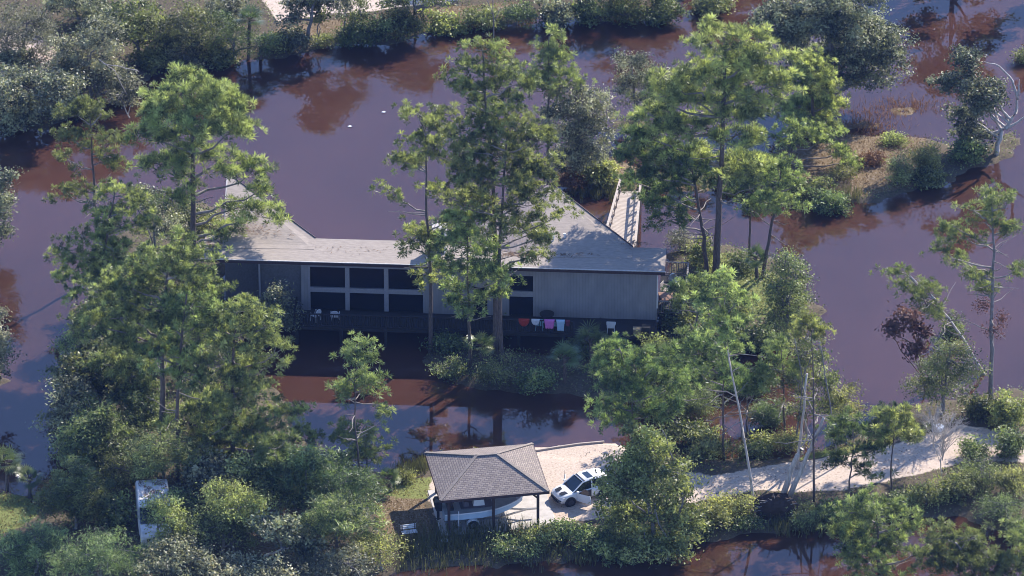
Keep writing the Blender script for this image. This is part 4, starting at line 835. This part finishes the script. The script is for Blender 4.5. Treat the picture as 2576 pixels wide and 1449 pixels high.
# vents & roof lantern
for (x, y) in ((1392, 597), (1420, 590)):
    u_, v_ = hz(x, y, ZE + .5); mb = MB(); mb.tube([(u_, v_, ZE), (u_, v_, ZE + .5)], .06, 8); mb.tube([(u_, v_, ZE + .5), (u_, v_, ZE + .58)], .1, 8); mb.build('roof_vent', 'white_plastic', house)
u_, v_ = hz(1106, 630, ZE); s_ = .38
lant = empty('roof_lantern', (u_, v_, ZE), 0); lant.parent = house
mb = MB()
for a_ in (-s_, s_):
    for b_ in (-s_, s_): mb.box(a_ - .05, a_ + .05, b_ - .05, b_ + .05, 0, 1.7)
mb.build('corner_post', 'white_paint', lant); mb = MB(); mb.box(-s_ - .12, s_ + .12, -s_ - .12, s_ + .12, 1.7, 1.8); mb.build('cap', 'drip_edge', lant)
mb = MB(); mb.box(-s_ + .02, s_ - .02, -s_ + .02, s_ - .02, 0.02, 1.68); mb.build('pane', 'lantern_glass', lant)
# litter on the roof
r_ = rs(3); Q = []
for x, y, sx, sy, n in [(640,590,55,14,260),(600,560,30,30,90),(720,605,40,5,120),(1300,640,60,7,300),(1290,625,30,8,120),(1430,640,60,8,140),(1600,622,30,4,120),(540,620,30,14,200),(660,540,20,40,60),(900,630,120,12,50)]:
    for _ in range(n):
        u_, v_ = hz(x + r_.normal() * sx * .6, y + r_.normal() * sy * .6, ZE)
        if .1 < u_ < u_end - .1 and .1 < v_ < DEP - 0.1: Q.append((u_, v_, ZE + .035))
        elif v_ >= DEP - .1 and v_ < 7: Q.append((u_, v_, ZE + .07 + max(0, (v_ - 1.5)) * .14))
V, F, t = leaf_mesh(np.array(Q), r_, 0.28, 0.12, 3.0); o = link('roof_litter', npmesh('roof_litter', V, F, t), 'rusty'); o.location = (E0[0], E0[1], 0); o.rotation_euler = (0, 0, HA)
tag(o, 'fallen pine needles and leaves lying on the house roof', 'leaf litter', kind='stuff')
# piles & decks
def railing(mb, a, b, z, h=0.95, posts=6, balus=True, step=.16):
    a = Vector(a); b = Vector(b); L = (b - a).length; d = (b - a) / L
    for i in range(posts + 1): p = a + d * L * i / posts; mb.box(p.x - .05, p.x + .05, p.y - .05, p.y + .05, z, z + h)
    mb.bar((a.x, a.y, z + h + .02), (b.x, b.y, z + h + .02), .12, .05); mb.bar((a.x, a.y, z + .12), (b.x, b.y, z + .12), .05, .06)
    if balus:
        for i in range(int(L / step)): p = a + d * (i + .5) * step; mb.box(p.x - .02, p.x + .02, p.y - .02, p.y + .02, z + .12, z + h)
ud0 = hw(738, 800, -1.8)[0]; ud1 = uR
deck = empty('front_deck', (E0[0], E0[1], 0), HA, 'dark raised timber deck with railing along the shaded front of the house', 'deck')
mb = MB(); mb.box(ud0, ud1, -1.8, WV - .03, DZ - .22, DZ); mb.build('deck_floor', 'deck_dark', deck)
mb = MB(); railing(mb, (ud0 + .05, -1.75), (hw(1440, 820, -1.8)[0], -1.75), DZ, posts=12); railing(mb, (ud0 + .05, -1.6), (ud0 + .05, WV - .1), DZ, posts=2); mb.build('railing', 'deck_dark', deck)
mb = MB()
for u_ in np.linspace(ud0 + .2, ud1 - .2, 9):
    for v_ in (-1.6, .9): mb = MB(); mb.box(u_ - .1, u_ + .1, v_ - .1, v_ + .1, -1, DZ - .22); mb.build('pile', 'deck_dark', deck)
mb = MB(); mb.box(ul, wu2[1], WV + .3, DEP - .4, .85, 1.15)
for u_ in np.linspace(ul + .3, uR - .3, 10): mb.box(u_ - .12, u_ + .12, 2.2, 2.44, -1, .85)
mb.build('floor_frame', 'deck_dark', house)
# side deck
sd0, sd1 = uR + .05, uR + 1.95; v0, v1 = 1.3, 6.9
sdk = empty('side_deck', (E0[0], E0[1], 0), HA, 'small dark railed deck against the right end wall', 'deck')
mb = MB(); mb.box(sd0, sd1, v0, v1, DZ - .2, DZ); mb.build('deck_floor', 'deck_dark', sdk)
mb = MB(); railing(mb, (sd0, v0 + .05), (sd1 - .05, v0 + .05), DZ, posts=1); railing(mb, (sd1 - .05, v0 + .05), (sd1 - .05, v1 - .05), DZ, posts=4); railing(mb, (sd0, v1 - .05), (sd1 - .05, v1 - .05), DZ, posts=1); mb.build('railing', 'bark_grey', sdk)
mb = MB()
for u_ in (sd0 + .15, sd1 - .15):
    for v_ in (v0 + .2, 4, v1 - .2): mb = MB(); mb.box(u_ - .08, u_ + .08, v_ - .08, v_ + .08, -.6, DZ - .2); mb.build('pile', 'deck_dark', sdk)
def H(u_, v_, z=0): return E0 * np.array([1, 1, 0]) + U * u_ + VV * v_ + np.array([0, 0, z])
def plastic_chair(label, pos, rz, mat='white_plastic', group=None, roundb=True, name='chair'):
    c = empty(name, pos, rz, label, 'chair', group)
    mb = MB(); mb.box(-.24, .24, -.22, .24, .40, .44); mb.build('seat', mat, c, bevel=.01)
    mb = MB(); n = 10
    if roundb:
        pts = [(-.25, .24, .44)] + [(-.29 * math.cos(t), .27, .62 + .28 * math.sin(t)) for t in np.linspace(0, math.pi, n)] + [(.25, .24, .44)]
        mb.tube(pts, .03, 6); mb.prism([(x, z) for x, _, z in [(p[0]*.93, 0, p[2]-.01) for p in pts]], .26, .28, axis='y')
    else: mb.box(-.27, .27, .24, .28, .46, .92)
    mb.build('backrest', mat, c)
    for s_ in (-1, 1):
        mb = MB(); mb.tube([(s_*.27, .24, .66), (s_*.29, -.2, .64), (s_*.28, -.24, .42)], .025, 6); mb.build('armrest', mat, c)
        for y_ in (-.2, .22): mb = MB(); mb.tube([(s_*.22, y_, .4), (s_*.25, y_*1.1, 0)], .022, 6); mb.build('leg', mat, c)
    return c
u_, z_ = hw(843, 790, -.9); plastic_chair('white round-backed chair alone on the front deck', H(u_, -.9, DZ), HA + math.pi)
u_, z_ = hw(793, 790, -.9); plastic_chair('white deck chair turned sideways beside the wide pier', H(u_, -.9, DZ), HA + math.pi * 1.32)
for x, lab in ((1357, 'light blue chair left of its pair behind the towels'), (1396, 'light blue chair right of its pair behind the towels')):
    u_, z_ = hw(x, 820, -1.3); plastic_chair(lab, H(u_, -1.35, DZ + .05), HA + math.pi, 'chair_blue', 'light blue chairs behind the towels', False)
u_, z_ = hw(1537, 820, -1.3); plastic_chair('white square-backed chair right of the fan palms', H(u_, -1.3, DZ), HA + math.pi, 'white_plastic', None, False)
u_, _ = hw(1376, 806, -.4); tb = empty('round_table', H(u_, -.4, DZ), HA, 'dark round table between the light blue chairs', 'table')
mb = MB(); mb.tube([(0, 0, .72), (0, 0, .76)], .5, 20); mb.build('table_top', 'black_paint', tb); mb = MB(); mb.tube([(0, 0, 0), (0, 0, .72)], .05, 8); mb.build('leg', 'black_paint', tb)
# towels over the rail
def towel(label, x, w, h, mat, rnd=False):
    u_, z_ = hw(x, 820, -1.8); n = 10; mb = MB(); k = 8; vs = []
    for j in range(k + 1):
        for i in range(n + 1):
            f = i / n - .5; d_ = j / k; ww = w * (1 - .25 * d_) if not rnd else w * math.sqrt(max(1 - (d_ * .97) ** 2, .02)); vs.append((f * ww, -.07 - .035 * math.sin(i * 1.9 + x) * d_, -h * d_))
    mb.add(vs, [(j*(n+1)+i, j*(n+1)+i+1, (j+1)*(n+1)+i+1, (j+1)*(n+1)+i) for j in range(k) for i in range(n)])
    mb.add([(-w/2, -.07, 0), (w/2, -.07, 0), (w/2, .07, .02), (-w/2, .07, .02), (-w/2, .08, -h*.4), (w/2, .08, -h*.4)], [(0,1,2,3),(3,2,5,4)])
    o = mb.build('towel', mat, smooth=True); sm = o.modifiers.new('s', 'SOLIDIFY'); sm.thickness = .012
    o.location = tuple(H(u_, -1.75, DZ + 1.03)); o.rotation_euler = (0, 0, HA); tag(o, label, 'towel', 'cloths drying over the deck rail')
towel('red cloth hung over the deck rail', 1318, .72, .5, 'towel_red', True); towel('small white half-round cloth hung over the deck rail', 1347, .55, .38, 'towel_white', True)
towel('bright pink towel hung over the deck rail', 1382, .68, .62, 'towel_pink'); towel('light blue patterned towel hung over the deck rail', 1410, .56, .78, 'towel_blue'); towel('dim maroon cloth at the right end of the rail', 1428, .3, .4, 'towel_maroon')
# clutter at right of deck
for x, y, lab, mat_, dims in ((1603, 838, 'tan cardboard box among the clutter at the deck corner', 'box_card', (.5,.4,.4)), (1625, 838, 'dark storage bin at the deck corner', 'black_paint', (.5,.45,.6))):
    u_, _ = hw(x, y, -1.5); b_ = empty('storage_box', H(u_, -1.5, DZ), HA, lab, 'box'); mb = MB(); mb.box(-dims[0]/2, dims[0]/2, -dims[1]/2, dims[1]/2, 0, dims[2]); mb.build('body', mat_, b_, bevel=.02)
    mb = MB(); mb.box(-dims[0]/2-.03, dims[0]/2+.03, -dims[1]/2-.03, dims[1]/2+.03, dims[2], dims[2]+.05); mb.build('lid', mat_, b_)
# side deck furniture
t_ = empty('wooden_table', H(sd0 + .6, 2.6, DZ), HA + .3, 'brown wooden table tipped on the side deck', 'table')
mb = MB(); mb.box(-.5, .5, -.6, .6, .66, .72); mb.build('table_top', 'wood_brown', t_)
for a_ in (-.42, .42):
    for b_ in (-.52, .52): mb = MB(); mb.box(a_-.04, a_+.04, b_-.04, b_+.04, 0, .66); mb.build('leg', 'wood_brown', t_)
plastic_chair('pale chair facing out on the side deck', H(sd0 + 1.25, 2.1, DZ), HA + 2.6, 'wood_pale', None, False)
plastic_chair('pale chair against the wall on the side deck', H(sd0 + .4, 4.0, DZ), HA + 1.2, 'wood_pale', None, False)
plastic_chair('grey chair at the far end of the side deck', H(sd0 + 1.0, 5.2, DZ), HA + .8, 'silver_metal', None, True)

# boardwalk
Zb = 1.1; a0 = at(1561, 482, Zb); a1 = at(1612, 481, Zb); b0 = at(1528, 600, Zb); b1 = at(1600, 622, Zb)
bw = empty('boardwalk', (a0[0], a0[1], 0), 0, 'pale sunlit boardwalk with timber rails behind the house', 'boardwalk'); o0 = np.array([a0[0], a0[1], 0])
mb = MB(); nP = 46
e0 = b0 + (b0 - a0) * .2; e1 = b1 + (b1 - a1) * .2
for i in range(nP):
    t0, t1 = i / nP, (i + .86) / nP; q = [a0 + (e0-a0)*t0, a1 + (e1-a1)*t0, a1 + (e1-a1)*t1, a0 + (e0-a0)*t1]; q = [x - o0 for x in q]
    mb.add([tuple(x) for x in q] + [tuple(x - np.array([0, 0, .06])) for x in q], [(0,1,2,3),(7,6,5,4),(0,4,5,1),(1,5,6,2),(2,6,7,3),(3,7,4,0)])
mb.build('planking', 'wood_pale', bw)
for s_, e_ in ((a0, e0), (a1, e1)):
    mb = MB(); n = 7; dz = np.array([0, 0, 1]); P_ = [s_ + (e_ - s_) * i / n - o0 for i in range(n + 1)]
    for p_ in P_: mb.bar(tuple(p_ - dz * 1.6), tuple(p_ + dz * 1.05), .12)
    mb.bar(tuple(P_[0] + dz * 1.05), tuple(P_[-1] + dz * 1.05), .16, .06); mb.bar(tuple(P_[0] + dz * .5), tuple(P_[-1] + dz * .5), .05, .1)
    for i in range(n): mb.bar(tuple(P_[i] + dz * .1), tuple(P_[i+1] + dz * 1.0), .04, .06)
    mb.build('railing', 'wood_pale', bw)

# ------------------------------------------------------------------ shelter, boat, car, van
ZP = 0.45; EH = ZP + 2.75
C = [at(1066, 1139, EH), at(1339, 1115.6, EH), at(1382, 1235.7, EH), at(1112, 1259, EH)]      # bl br fr fl
cen = sum(C) / 4; Us = (C[1] - C[0] + C[2] - C[3]) / 2; Ws = np.linalg.norm(Us); Us /= Ws; SA = math.atan2(Us[1], Us[0])
Vs_ = (C[0] - C[3] + C[1] - C[2]) / 2; Ds = np.linalg.norm(Vs_)
hwid, hd = Ws / 2, Ds / 2
shelter = empty('open_shelter', (cen[0], cen[1], ZP), SA, 'open hip-roofed shelter with brown shingles on dark posts over a boat', 'shelter')
RH = 1.28; rl = .65; z0 = EH - ZP
cs = [(-hwid, -hd, z0), (hwid, -hd, z0), (hwid, hd, z0), (-hwid, hd, z0)]; r0, r1 = (-rl, 0, z0 + RH), (rl, 0, z0 + RH)
me = bpy.data.meshes.new('roof'); me.from_pydata(cs + [r0, r1], [], [(0,1,5,4),(1,2,5),(2,3,4,5),(3,0,4),(3,2,1,0)]); me.update()
uvl = me.uv_layers.new(name='UVMap')
for p in me.polygons:
    n_ = p.normal; e_ = Vector((-n_.y, n_.x, 0)); e_ = e_.normalized() if e_.length > 1e-4 else Vector((1, 0, 0)); f_ = n_.cross(e_)
    for li in p.loop_indices:
        co = me.vertices[me.loops[li].vertex_index].co; uvl.data[li].uv = (co.dot(e_) + 50, co.dot(f_) + 50)
link('roof', me, 'tab_shingle', shelter)
mb = MB()
for a_, b_ in ((cs[0], r0), (cs[3], r0), (cs[1], r1), (cs[2], r1), (r0, r1)): mb.bar((a_[0], a_[1], a_[2] + .02), (b_[0], b_[1], b_[2] + .02), .2, .05)
mb.build('ridge_cap', 'ridge_shingle', shelter)
mb = MB(); t_ = .04
for i in range(4): a_, b_ = cs[i], cs[(i + 1) % 4]; mb.bar((a_[0]*1.004, a_[1]*1.004, z0 - .09), (b_[0]*1.004, b_[1]*1.004, z0 - .09), .05, .18)
mb.build('fascia', 'fascia', shelter)
for sx in (-1, 0, 1):
    for sy in (-1, 1):
        x_, y_ = sx * (hwid - .62), sy * (hd - .5); mb = MB(); mb.box(x_ - .08, x_ + .08, y_ - .08, y_ + .08, -.1, z0 - .14)
        if sx: mb.bar((x_, y_, z0 - .75), (x_ - sx * .6, y_, z0 - .18), .07, .1)
        mb.build('post', 'post_brown', shelter)
mb = MB()
for sy in (-1, 1): mb.box(-hwid + .4, hwid - .4, sy * (hd - .5) - .07, sy * (hd - .5) + .07, z0 - .3, z0 - .14)
mb.build('beam', 'post_brown', shelter)
mb = MB(); mb.box(-hwid + .1, hwid + .6, -hd + .25, hd - .1, -.3, 0.02); pad = mb.build('concrete_pad', 'concrete', bevel=.02); pad.location = (cen[0], cen[1], ZP - .02); pad.rotation_euler = (0, 0, SA); tag(pad, kind='structure')

# boat on trailer
bp_ = at(1190, 1331, ZP); fw = np.array([math.cos(SA), math.sin(SA), 0]); bl_ = np.array([-fw[1], fw[0], 0])
org = bp_ + bl_ * 1.0 + fw * .55
boat = empty('motor_boat', (org[0], org[1], ZP + .03), SA, 'pale blue open motorboat with centre console under the shelter', 'boat')
def hring(x, hwd, zk, zc, zs):      # keel, chine, sheer
    return [(x, 0, zk), (x, hwd*.72, zc), (x, hwd*.97, zc + .12), (x, hwd, zs), (x, -hwd, zs), (x, -hwd*.97, zc + .12), (x, -hwd*.72, zc)]
st = [(-2.35, 1.0, .52, .62, 1.14), (-1.2, 1.05, .5, .62, 1.16), (0, 1.05, .5, .64, 1.2), (1.0, .96, .54, .72, 1.27), (1.8, .72, .64, .86, 1.36), (2.4, .40, .84, 1.04, 1.44), (2.8, .06, 1.18, 1.26, 1.5)]
mb = MB(); mb.loft([hring(*s_) for s_ in st]); mb.build('hull', 'hull_blue', boat)
mb = MB()
for sy in (-1, 1): mb.tube([(s_[0], sy * s_[1] * 1.01, s_[4] + .02) for s_ in st], .045, 6)
mb.build('gunwale', 'white_plastic', boat)
mb = MB(); top = [(s_[0], s_[1] * .92, s_[4] + .012) for s_ in st[:-1]]; mb.add([(x, y, z) for x, y, z in top] + [(x, -y, z) for x, y, z in top], [(i, len(top)+i, len(top)+i+1, i+1) for i in range(len(top)-1)]); mb.build('deck_liner', 'hull_grey', boat)
mb = MB(); mb.box(-1.25, 1.15, -.55, .55, 1.232, 1.27); mb.build('cockpit_floor', 'vinyl_dark', boat)
mb = MB(); mb.loft([[(x_, y_, z_) for x_, y_ in ((-.42+d_, -.34), (.32-d_, -.34), (.32-d_, .34), (-.42+d_, .34))] for z_, d_ in ((1.24, 0), (1.8, .06), (1.95, .14))]); mb.build('console', 'white_plastic', boat)
mb = MB(); mb.add([(.18, -.3, 1.95), (.18, .3, 1.95), (.05, .26, 2.2), (.05, -.26, 2.2)], [(0,1,2,3)]); mb.build('windscreen', 'car_glass', boat)
mb = MB(); mb.box(-1.05, -.72, -.35, .35, 1.27, 1.62); mb.box(-1.12, -1.04, -.35, .35, 1.62, 1.95); mb.build('seat', 'vinyl_dark', boat)
mb = MB(); mb.box(-2.1, -1.7, -.5, .5, 1.15, 1.36); mb.build('stern_hatch', 'black_paint', boat)
mot = MB(); mot.loft([[(x_, y_, z_) for x_, y_ in ((-2.85-a_, -.2-b_), (-2.4, -.2-b_), (-2.4, .2+b_), (-2.85-a_, .2+b_))] for z_, a_, b_ in ((.95, -.1, -.08), (1.2, 0, 0), (1.7, .1, .04), (1.95, 0, -.04))]); mot.box(-2.72, -2.55, -.07, .07, .3, .95); mot.box(-2.9, -2.45, -.03, .03, .35, .4); mot.build('outboard_motor', 'black_paint', boat, bevel=.03)
tr = empty('boat_trailer', (org[0], org[1], ZP + .02), SA, 'galvanised trailer carrying the pale blue motorboat', 'trailer')
mb = MB()
for sy in (-1, 1): mb.bar((-2.3, sy * .6, .42), (1.2, sy * .6, .42), .08, .1); mb.bar((1.2, sy * .6, .42), (3.1, 0, .5), .08, .1)
for x_ in (-2.1, -.5, .8): mb.bar((x_, -.62, .42), (x_, .62, .42), .08)
mb.bar((3.1, 0, .5), (3.8, 0, .5), .1); mb.build('frame', 'silver_metal', tr)
for sy in (-1, 1):
    mb = MB(); mb.tube([(-.55, sy * 1.0 - .1, .3), (-.55, sy * 1.0 + .1, .3)], .3, 20); w_ = mb.build('wheel', 'rubber', tr, bevel=.03); mb = MB(); mb.tube([(-.55, sy * 1.0 - .11, .3), (-.55, sy * 1.0 + .11, .3)], .16, 14); mb.build('rim', 'silver_metal', w_)
    mb = MB(); n = 9; pr = [(-.55 + .4 * math.cos(a_), .32 + .36 * math.sin(a_)) for a_ in np.linspace(0, math.pi, n)]; vs = [(x, sy * 1.0 - .14, z) for x, z in pr] + [(x, sy * 1.0 + .14, z) for x, z in pr]; mb.add(vs, [(i, i+1, n+i+1, n+i) for i in range(n-1)])
    f_ = mb.build('fender', 'white_plastic', tr); sm = f_.modifiers.new('s', 'SOLIDIFY'); sm.thickness = .02
    mb = MB(); mb.bar((-1.5, sy * 1.18, .42), (-1.5, sy * 1.18, 1.5), .05); mb.build('guide_post', 'white_plastic', tr)

# car
def car_ring(x, hw_, z0_, zbelt, inset=.06): return [(x, -hw_*.86, z0_), (x, -hw_, z0_ + .22), (x, -hw_*1.0, zbelt - .2), (x, -hw_ + inset, zbelt - .03), (x, -hw_ + inset*2.4, zbelt), (x, hw_ - inset*2.4, zbelt), (x, hw_ - inset, zbelt - .03), (x, hw_, zbelt - .2), (x, hw_, z0_ + .22), (x, hw_*.86, z0_)]
ang = R(29); f = np.array([-math.cos(ang), -math.sin(ang), 0]); s_ = np.array([math.sin(ang), -math.cos(ang), 0])
fwp = at(1434, 1272, 0.40); ZG = 0.36
corg = fwp - f * 1.33 * .9 - s_ * .8 * .9; rzc = math.atan2(f[1], f[0])
car = empty('parked_car', (corg[0], corg[1], ZG), rzc, 'white crossover car with black hood patches and its front door open', 'car')
# local: +x front, -y = right of car ; viewer side = s_ ; find sign
car.scale = (.9, .9, .9); left = np.array([-f[1], f[0], 0]); sg = 1 if np.dot(left, s_) > 0 else -1
st = [(-2.15, .72, .42, .80), (-2.05, .84, .30, 1.0), (-1.6, .90, .26, 1.06), (-.6, .91, .24, 1.03), (.55, .91, .24, .99), (1.0, .90, .24, .98), (1.55, .87, .26, .90), (1.95, .78, .30, .78), (2.12, .62, .40, .62)]
mb = MB(); mb.loft([car_ring(*q) for q in st]); mb.build('body', 'white_paint', car, smooth=True, bevel=.0)
gh = [(-2.0, .68, 1.0, .62, 1.12), (-1.75, .78, 1.04, .60, 1.52), (-1.2, .80, 1.04, .63, 1.62), (-.3, .80, 1.02, .64, 1.63), (.25, .80, 1.0, .60, 1.52), (1.0, .76, .97, .68, 1.0)]
mb = MB(); mb.loft([[(x, -a_, z_), (x + (0.0), -b_, zz), (x, b_, zz), (x, a_, z_)] for x, a_, z_, b_, zz in gh]); mb.build('windows', 'car_glass', car)
mb = MB(); rp = [(-1.85, .60, 1.50), (-1.5, .64, 1.585), (-.9, .655, 1.66), (-.3, .655, 1.655), (.18, .62, 1.57)]; n = len(rp)
mb.add([(x, -a_, z_) for x, a_, z_ in rp] + [(x, a_, z_) for x, a_, z_ in rp] + [(x, -a_-.02, z_-.06) for x, a_, z_ in rp] + [(x, a_+.02, z_-.06) for x, a_, z_ in rp],
       [(i, i+1, n+i+1, n+i) for i in range(n-1)] + [(i, 2*n+i, 2*n+i+1, i+1) for i in range(n-1)] + [(n+i, n+i+1, 3*n+i+1, 3*n+i) for i in range(n-1)]); mb.build('roof', 'white_paint', car, smooth=True)
mb = MB(); mb.box(-.75, -.3, -.42, .42, 1.663, 1.672); mb.build('sunroof', 'car_glass', car)
mb = MB(); mb.box(.0, .1, -.6, .6, 1.605, 1.62); mb.build('roof_strip', 'black_paint', car)
mb = MB()
for sy in (-1, 1): mb.bar((1.02, sy * .72, 1.0), (.2, sy * .62, 1.56), .07); mb.bar((-.45, sy * .79, 1.02), (-.5, sy * .66, 1.6), .08); mb.bar((-1.3, sy * .79, 1.04), (-1.45, sy * .64, 1.58), .14)
mb.build('pillar', 'white_paint', car)
mb = MB(); mb.prism([(1.25, -.55), (1.75, -.48), (1.8, -.2), (1.55, -.12), (1.3, -.2)], .93, .95); mb.prism([(1.25, .55), (1.75, .48), (1.8, .2), (1.55, .12), (1.3, .2)], .93, .95)
for o_ in [mb.build('hood_patch', 'black_paint', car)]: o_.rotation_euler = (0, R(8), 0); o_.location = (0, 0, .19)
mb = MB(); mb.prism([(1.9, -.6), (2.0, 0), (1.9, .6), (2.2, .5), (2.26, 0), (2.2, -.5)], .36, .46); mb.build('bumper', 'black_paint', car)
for sy in (-1, 1):
    mb = MB(); mb.loft([[(1.82, sy*.6, .68), (2.06, sy*.45, .66), (2.08, sy*.45, .76), (1.86, sy*.62, .80)], [(1.72, sy*.84, .70), (1.86, sy*.8, .66), (1.84, sy*.8, .78), (1.7, sy*.85, .8)]]); mb.build('headlight', 'lamp_clear', car)
    mb = MB(); mb.box(-2.13, -1.98, sy*.72 - .1, sy*.72 + .1, .84, 1.0); mb.build('tail_light', 'red_lens', car)
    mb = MB(); mb.box(.72, .86, sy*.98 - .1, sy*.98 + .1, 1.0, 1.14); mb.build('wing_mirror', 'white_paint', car, bevel=.02)
    for x_ in (1.33, -1.32):
        mb = MB(); mb.tube([(x_, sy * .80, .36), (x_, sy * .925, .36)], .42, 22); mb.build('wheel_arch', 'black_paint', car)
        mb = MB(); mb.tube([(x_, sy * .74, .35), (x_, sy * .95, .35)], .345, 22); w_ = mb.build('wheel', 'rubber', car, bevel=.03)
        mb = MB(); mb.tube([(x_, sy * .93, .35), (x_, sy * .965, .35)], .22, 16); mb.build('rim', 'rim_metal', w_)
mb = MB(); y_ = sg * .915; mb.box(-.35, .78, min(y_, y_ + sg*.012), max(y_, y_ + sg*.012), .34, .98); mb.build('door_opening', 'interior', car)
dh = empty('door', (.80, sg * .93, 0), sg * -R(58)); dh.parent = car
mb = MB(); mb.prism([(0, .36), (-1.08, .34), (-1.1, .7), (-1.02, 1.0), (0, .98)], -.04, .04, axis='y'); mb.build('door_panel', 'white_paint', dh, bevel=.02)
mb = MB(); mb.prism([(-.1, .99), (-1.0, 1.01), (-.85, 1.45), (-.55, 1.47)], -.012, .012, axis='y'); mb.build('door_glass', 'car_glass', dh)
dh2 = empty('door', (.80, -sg * .93, 0), sg * R(60)); dh2.parent = car
mb = MB(); mb.prism([(0, .36), (-1.08, .34), (-1.1, .7), (-1.02, 1.0), (0, .98)], -.04, .04, axis='y'); mb.build('door_panel', 'white_paint', dh2, bevel=.02)
mb = MB(); mb.prism([(-.1, .99), (-1.0, 1.01), (-.85, 1.45), (-.55, 1.47)], -.012, .012, axis='y'); mb.build('door_glass', 'car_glass', dh2)

# van in the left thicket, nose towards the viewer
vo = at(392, 1362, 0.4); van = empty('white_van', (vo[0], vo[1], hgt(vo[0], vo[1])), R(-84), 'grimy white van half buried in the dark left thicket', 'van')
st = [(-3.9, .98, .5, 2.15), (-3.8, 1.04, .4, 2.3), (-1.0, 1.05, .35, 2.3), (-.55, 1.04, .35, 2.25)]
mb = MB(); mb.loft([car_ring(*q, .07) for q in st]); mb.build('body', 'grimy_white_paint', van, smooth=False, bevel=.02)
st = [(-.55, 1.04, .35, 1.35), (.9, 1.0, .35, 1.25), (1.15, .96, .38, 1.05), (1.2, .85, .45, .95)]
mb = MB(); mb.loft([car_ring(*q, .06) for q in st]); mb.build('hood', 'grimy_white_paint', van, bevel=.02)
mb = MB(); mb.add([(-.52, -.92, 2.2), (-.52, .92, 2.2), (.05, .95, 1.36), (.05, -.95, 1.36), (-.54, -.92, 1.36), (-.54, .92, 1.36)], [(0,1,2,3),(0,3,4),(1,5,2),(0,4,5,1)]); mb.build('windscreen', 'car_glass', van)
mb = MB(); mb.box(1.2, 1.24, -.6, .6, .6, .9); mb.build('grille', 'black_paint', van)
for sy in (-1, 1):
    mb = MB(); mb.box(1.14, 1.23, sy*.78-.13, sy*.78+.13, .65, .88); mb.build('headlight', 'lamp_clear', van)
    for x_ in (.45, -2.9): mb = MB(); mb.tube([(x_, sy*.85, .36), (x_, sy*1.07, .36)], .36, 20); mb.build('wheel', 'rubber', van, bevel=.03)
r_ = rs(9); Q = np.stack([r_.uniform(-3.8, -.7, 700), r_.uniform(-.9, .9, 700), np.full(700, 2.33)], -1); Q = Q[(vnoise(Q[:, 0]*2, Q[:, 1]*2, 1, 4) > .55)]
V, F, t = leaf_mesh(Q, r_, .16, .3, 3); o = link('van_litter', npmesh('van_litter', V, F, t), 'rusty'); o.location = van.location; o.rotation_euler = van.rotation_euler; tag(o, 'rust-brown leaves fallen on the van roof', 'leaf litter', kind='stuff')

# retaining edge of the drive, chair on the lawn, ring in the weeds, small finds
mb = MB(); pts = [at(x, y, .45) for x, y in ((1345,1131),(1400,1122),(1455,1114),(1520,1108))]
for a_, b_ in zip(pts[:-1], pts[1:]): mb.bar(tuple(a_ - np.array([0, 0, .2])), tuple(b_ - np.array([0, 0, .2])), .1, .34)
tag(mb.build('bulkhead', 'wood_pale'), 'low pale bulkhead where the sandy drive meets the water', 'retaining wall')
p_ = at(1030, 1353, .4); bn = empty('bench', (p_[0], p_[1], hgt(p_[0], p_[1])), SA + .1, 'small white slatted bench at the corner of the shelter shadow', 'bench')
mb = MB()
for k in range(4): mb.box(-.5, .5, -.2 + k*.11, -.12 + k*.11, .42, .45)
mb.build('seat', 'white_plastic', bn); mb = MB()
for k in range(3): mb.box(-.5, .5, .24, .27, .52 + k*.12, .6 + k*.12)
mb.build('backrest', 'white_plastic', bn)
for a_ in (-.42, .42):
    mb = MB(); mb.box(a_-.03, a_+.03, -.18, -.12, 0, .42); mb.box(a_-.03, a_+.03, .2, .26, 0, .86); mb.build('leg', 'post_brown', bn)
p_ = at(1118, 1362, .42); mb = MB(); n = 18
mb.tube([(p_[0] + .2*math.cos(a_), p_[1] + .2*math.sin(a_), hgt(p_[0], p_[1]) + .08) for a_ in np.linspace(0, 2*math.pi, n)], .05, 6); tag(mb.build('plastic_ring', 'white_plastic', smooth=True), 'white plastic ring lying in shade on the bank', 'ring')
for x, y, lab in ((965,282,'white leaf-like scrap floating in the purple channel'),(880,318,'tiny pale scrap floating left of the larger scrap'),(858,1227,'white scrap caught in the dark trees before the blue water')):
    p_ = at(x, y, .02); mb = MB(); mb.prism([(p_[0]-.16, p_[1]-.05), (p_[0]+.05, p_[1]-.12), (p_[0]+.17, p_[1]), (p_[0], p_[1]+.13)], .01, .05 if y < 400 else .9); tag(mb.build('floating_scrap', 'white_plastic'), lab, 'scrap')
p_ = at(2360, 1082, .4); mb = MB(); mb.prism([(p_[0]-.45, p_[1]-.3), (p_[0]+.1, p_[1]-.4), (p_[0]+.5, p_[1]), (p_[0]+.1, p_[1]+.4), (p_[0]-.4, p_[1]+.25)], .35, .75); tag(mb.build('boulder', 'white_plastic', bevel=.12), 'pale rounded rock half hidden behind the leafless shrub', 'rock')

# ------------------------------------------------------------------ haze : moist morning air
mb = MB(); mb.box(-950, 950, -950, 950, -3, 300); hz_ = mb.build('haze', None)
m = bpy.data.materials.new('haze_air'); m.use_nodes = True; nt = m.node_tree; nt.nodes.clear(); out = nt.nodes.new('ShaderNodeOutputMaterial')
pv = nt.nodes.new('ShaderNodeVolumePrincipled'); pv.inputs['Color'].default_value = (0.22, 0.40, 1.0, 1); pv.inputs['Density'].default_value = 0.000052; pv.inputs['Anisotropy'].default_value = 0.2
nt.links.new(pv.outputs[0], out.inputs['Volume']); hz_.data.materials.append(m); tag(hz_, kind='stuff')
scene.cycles.volume_bounces = 0
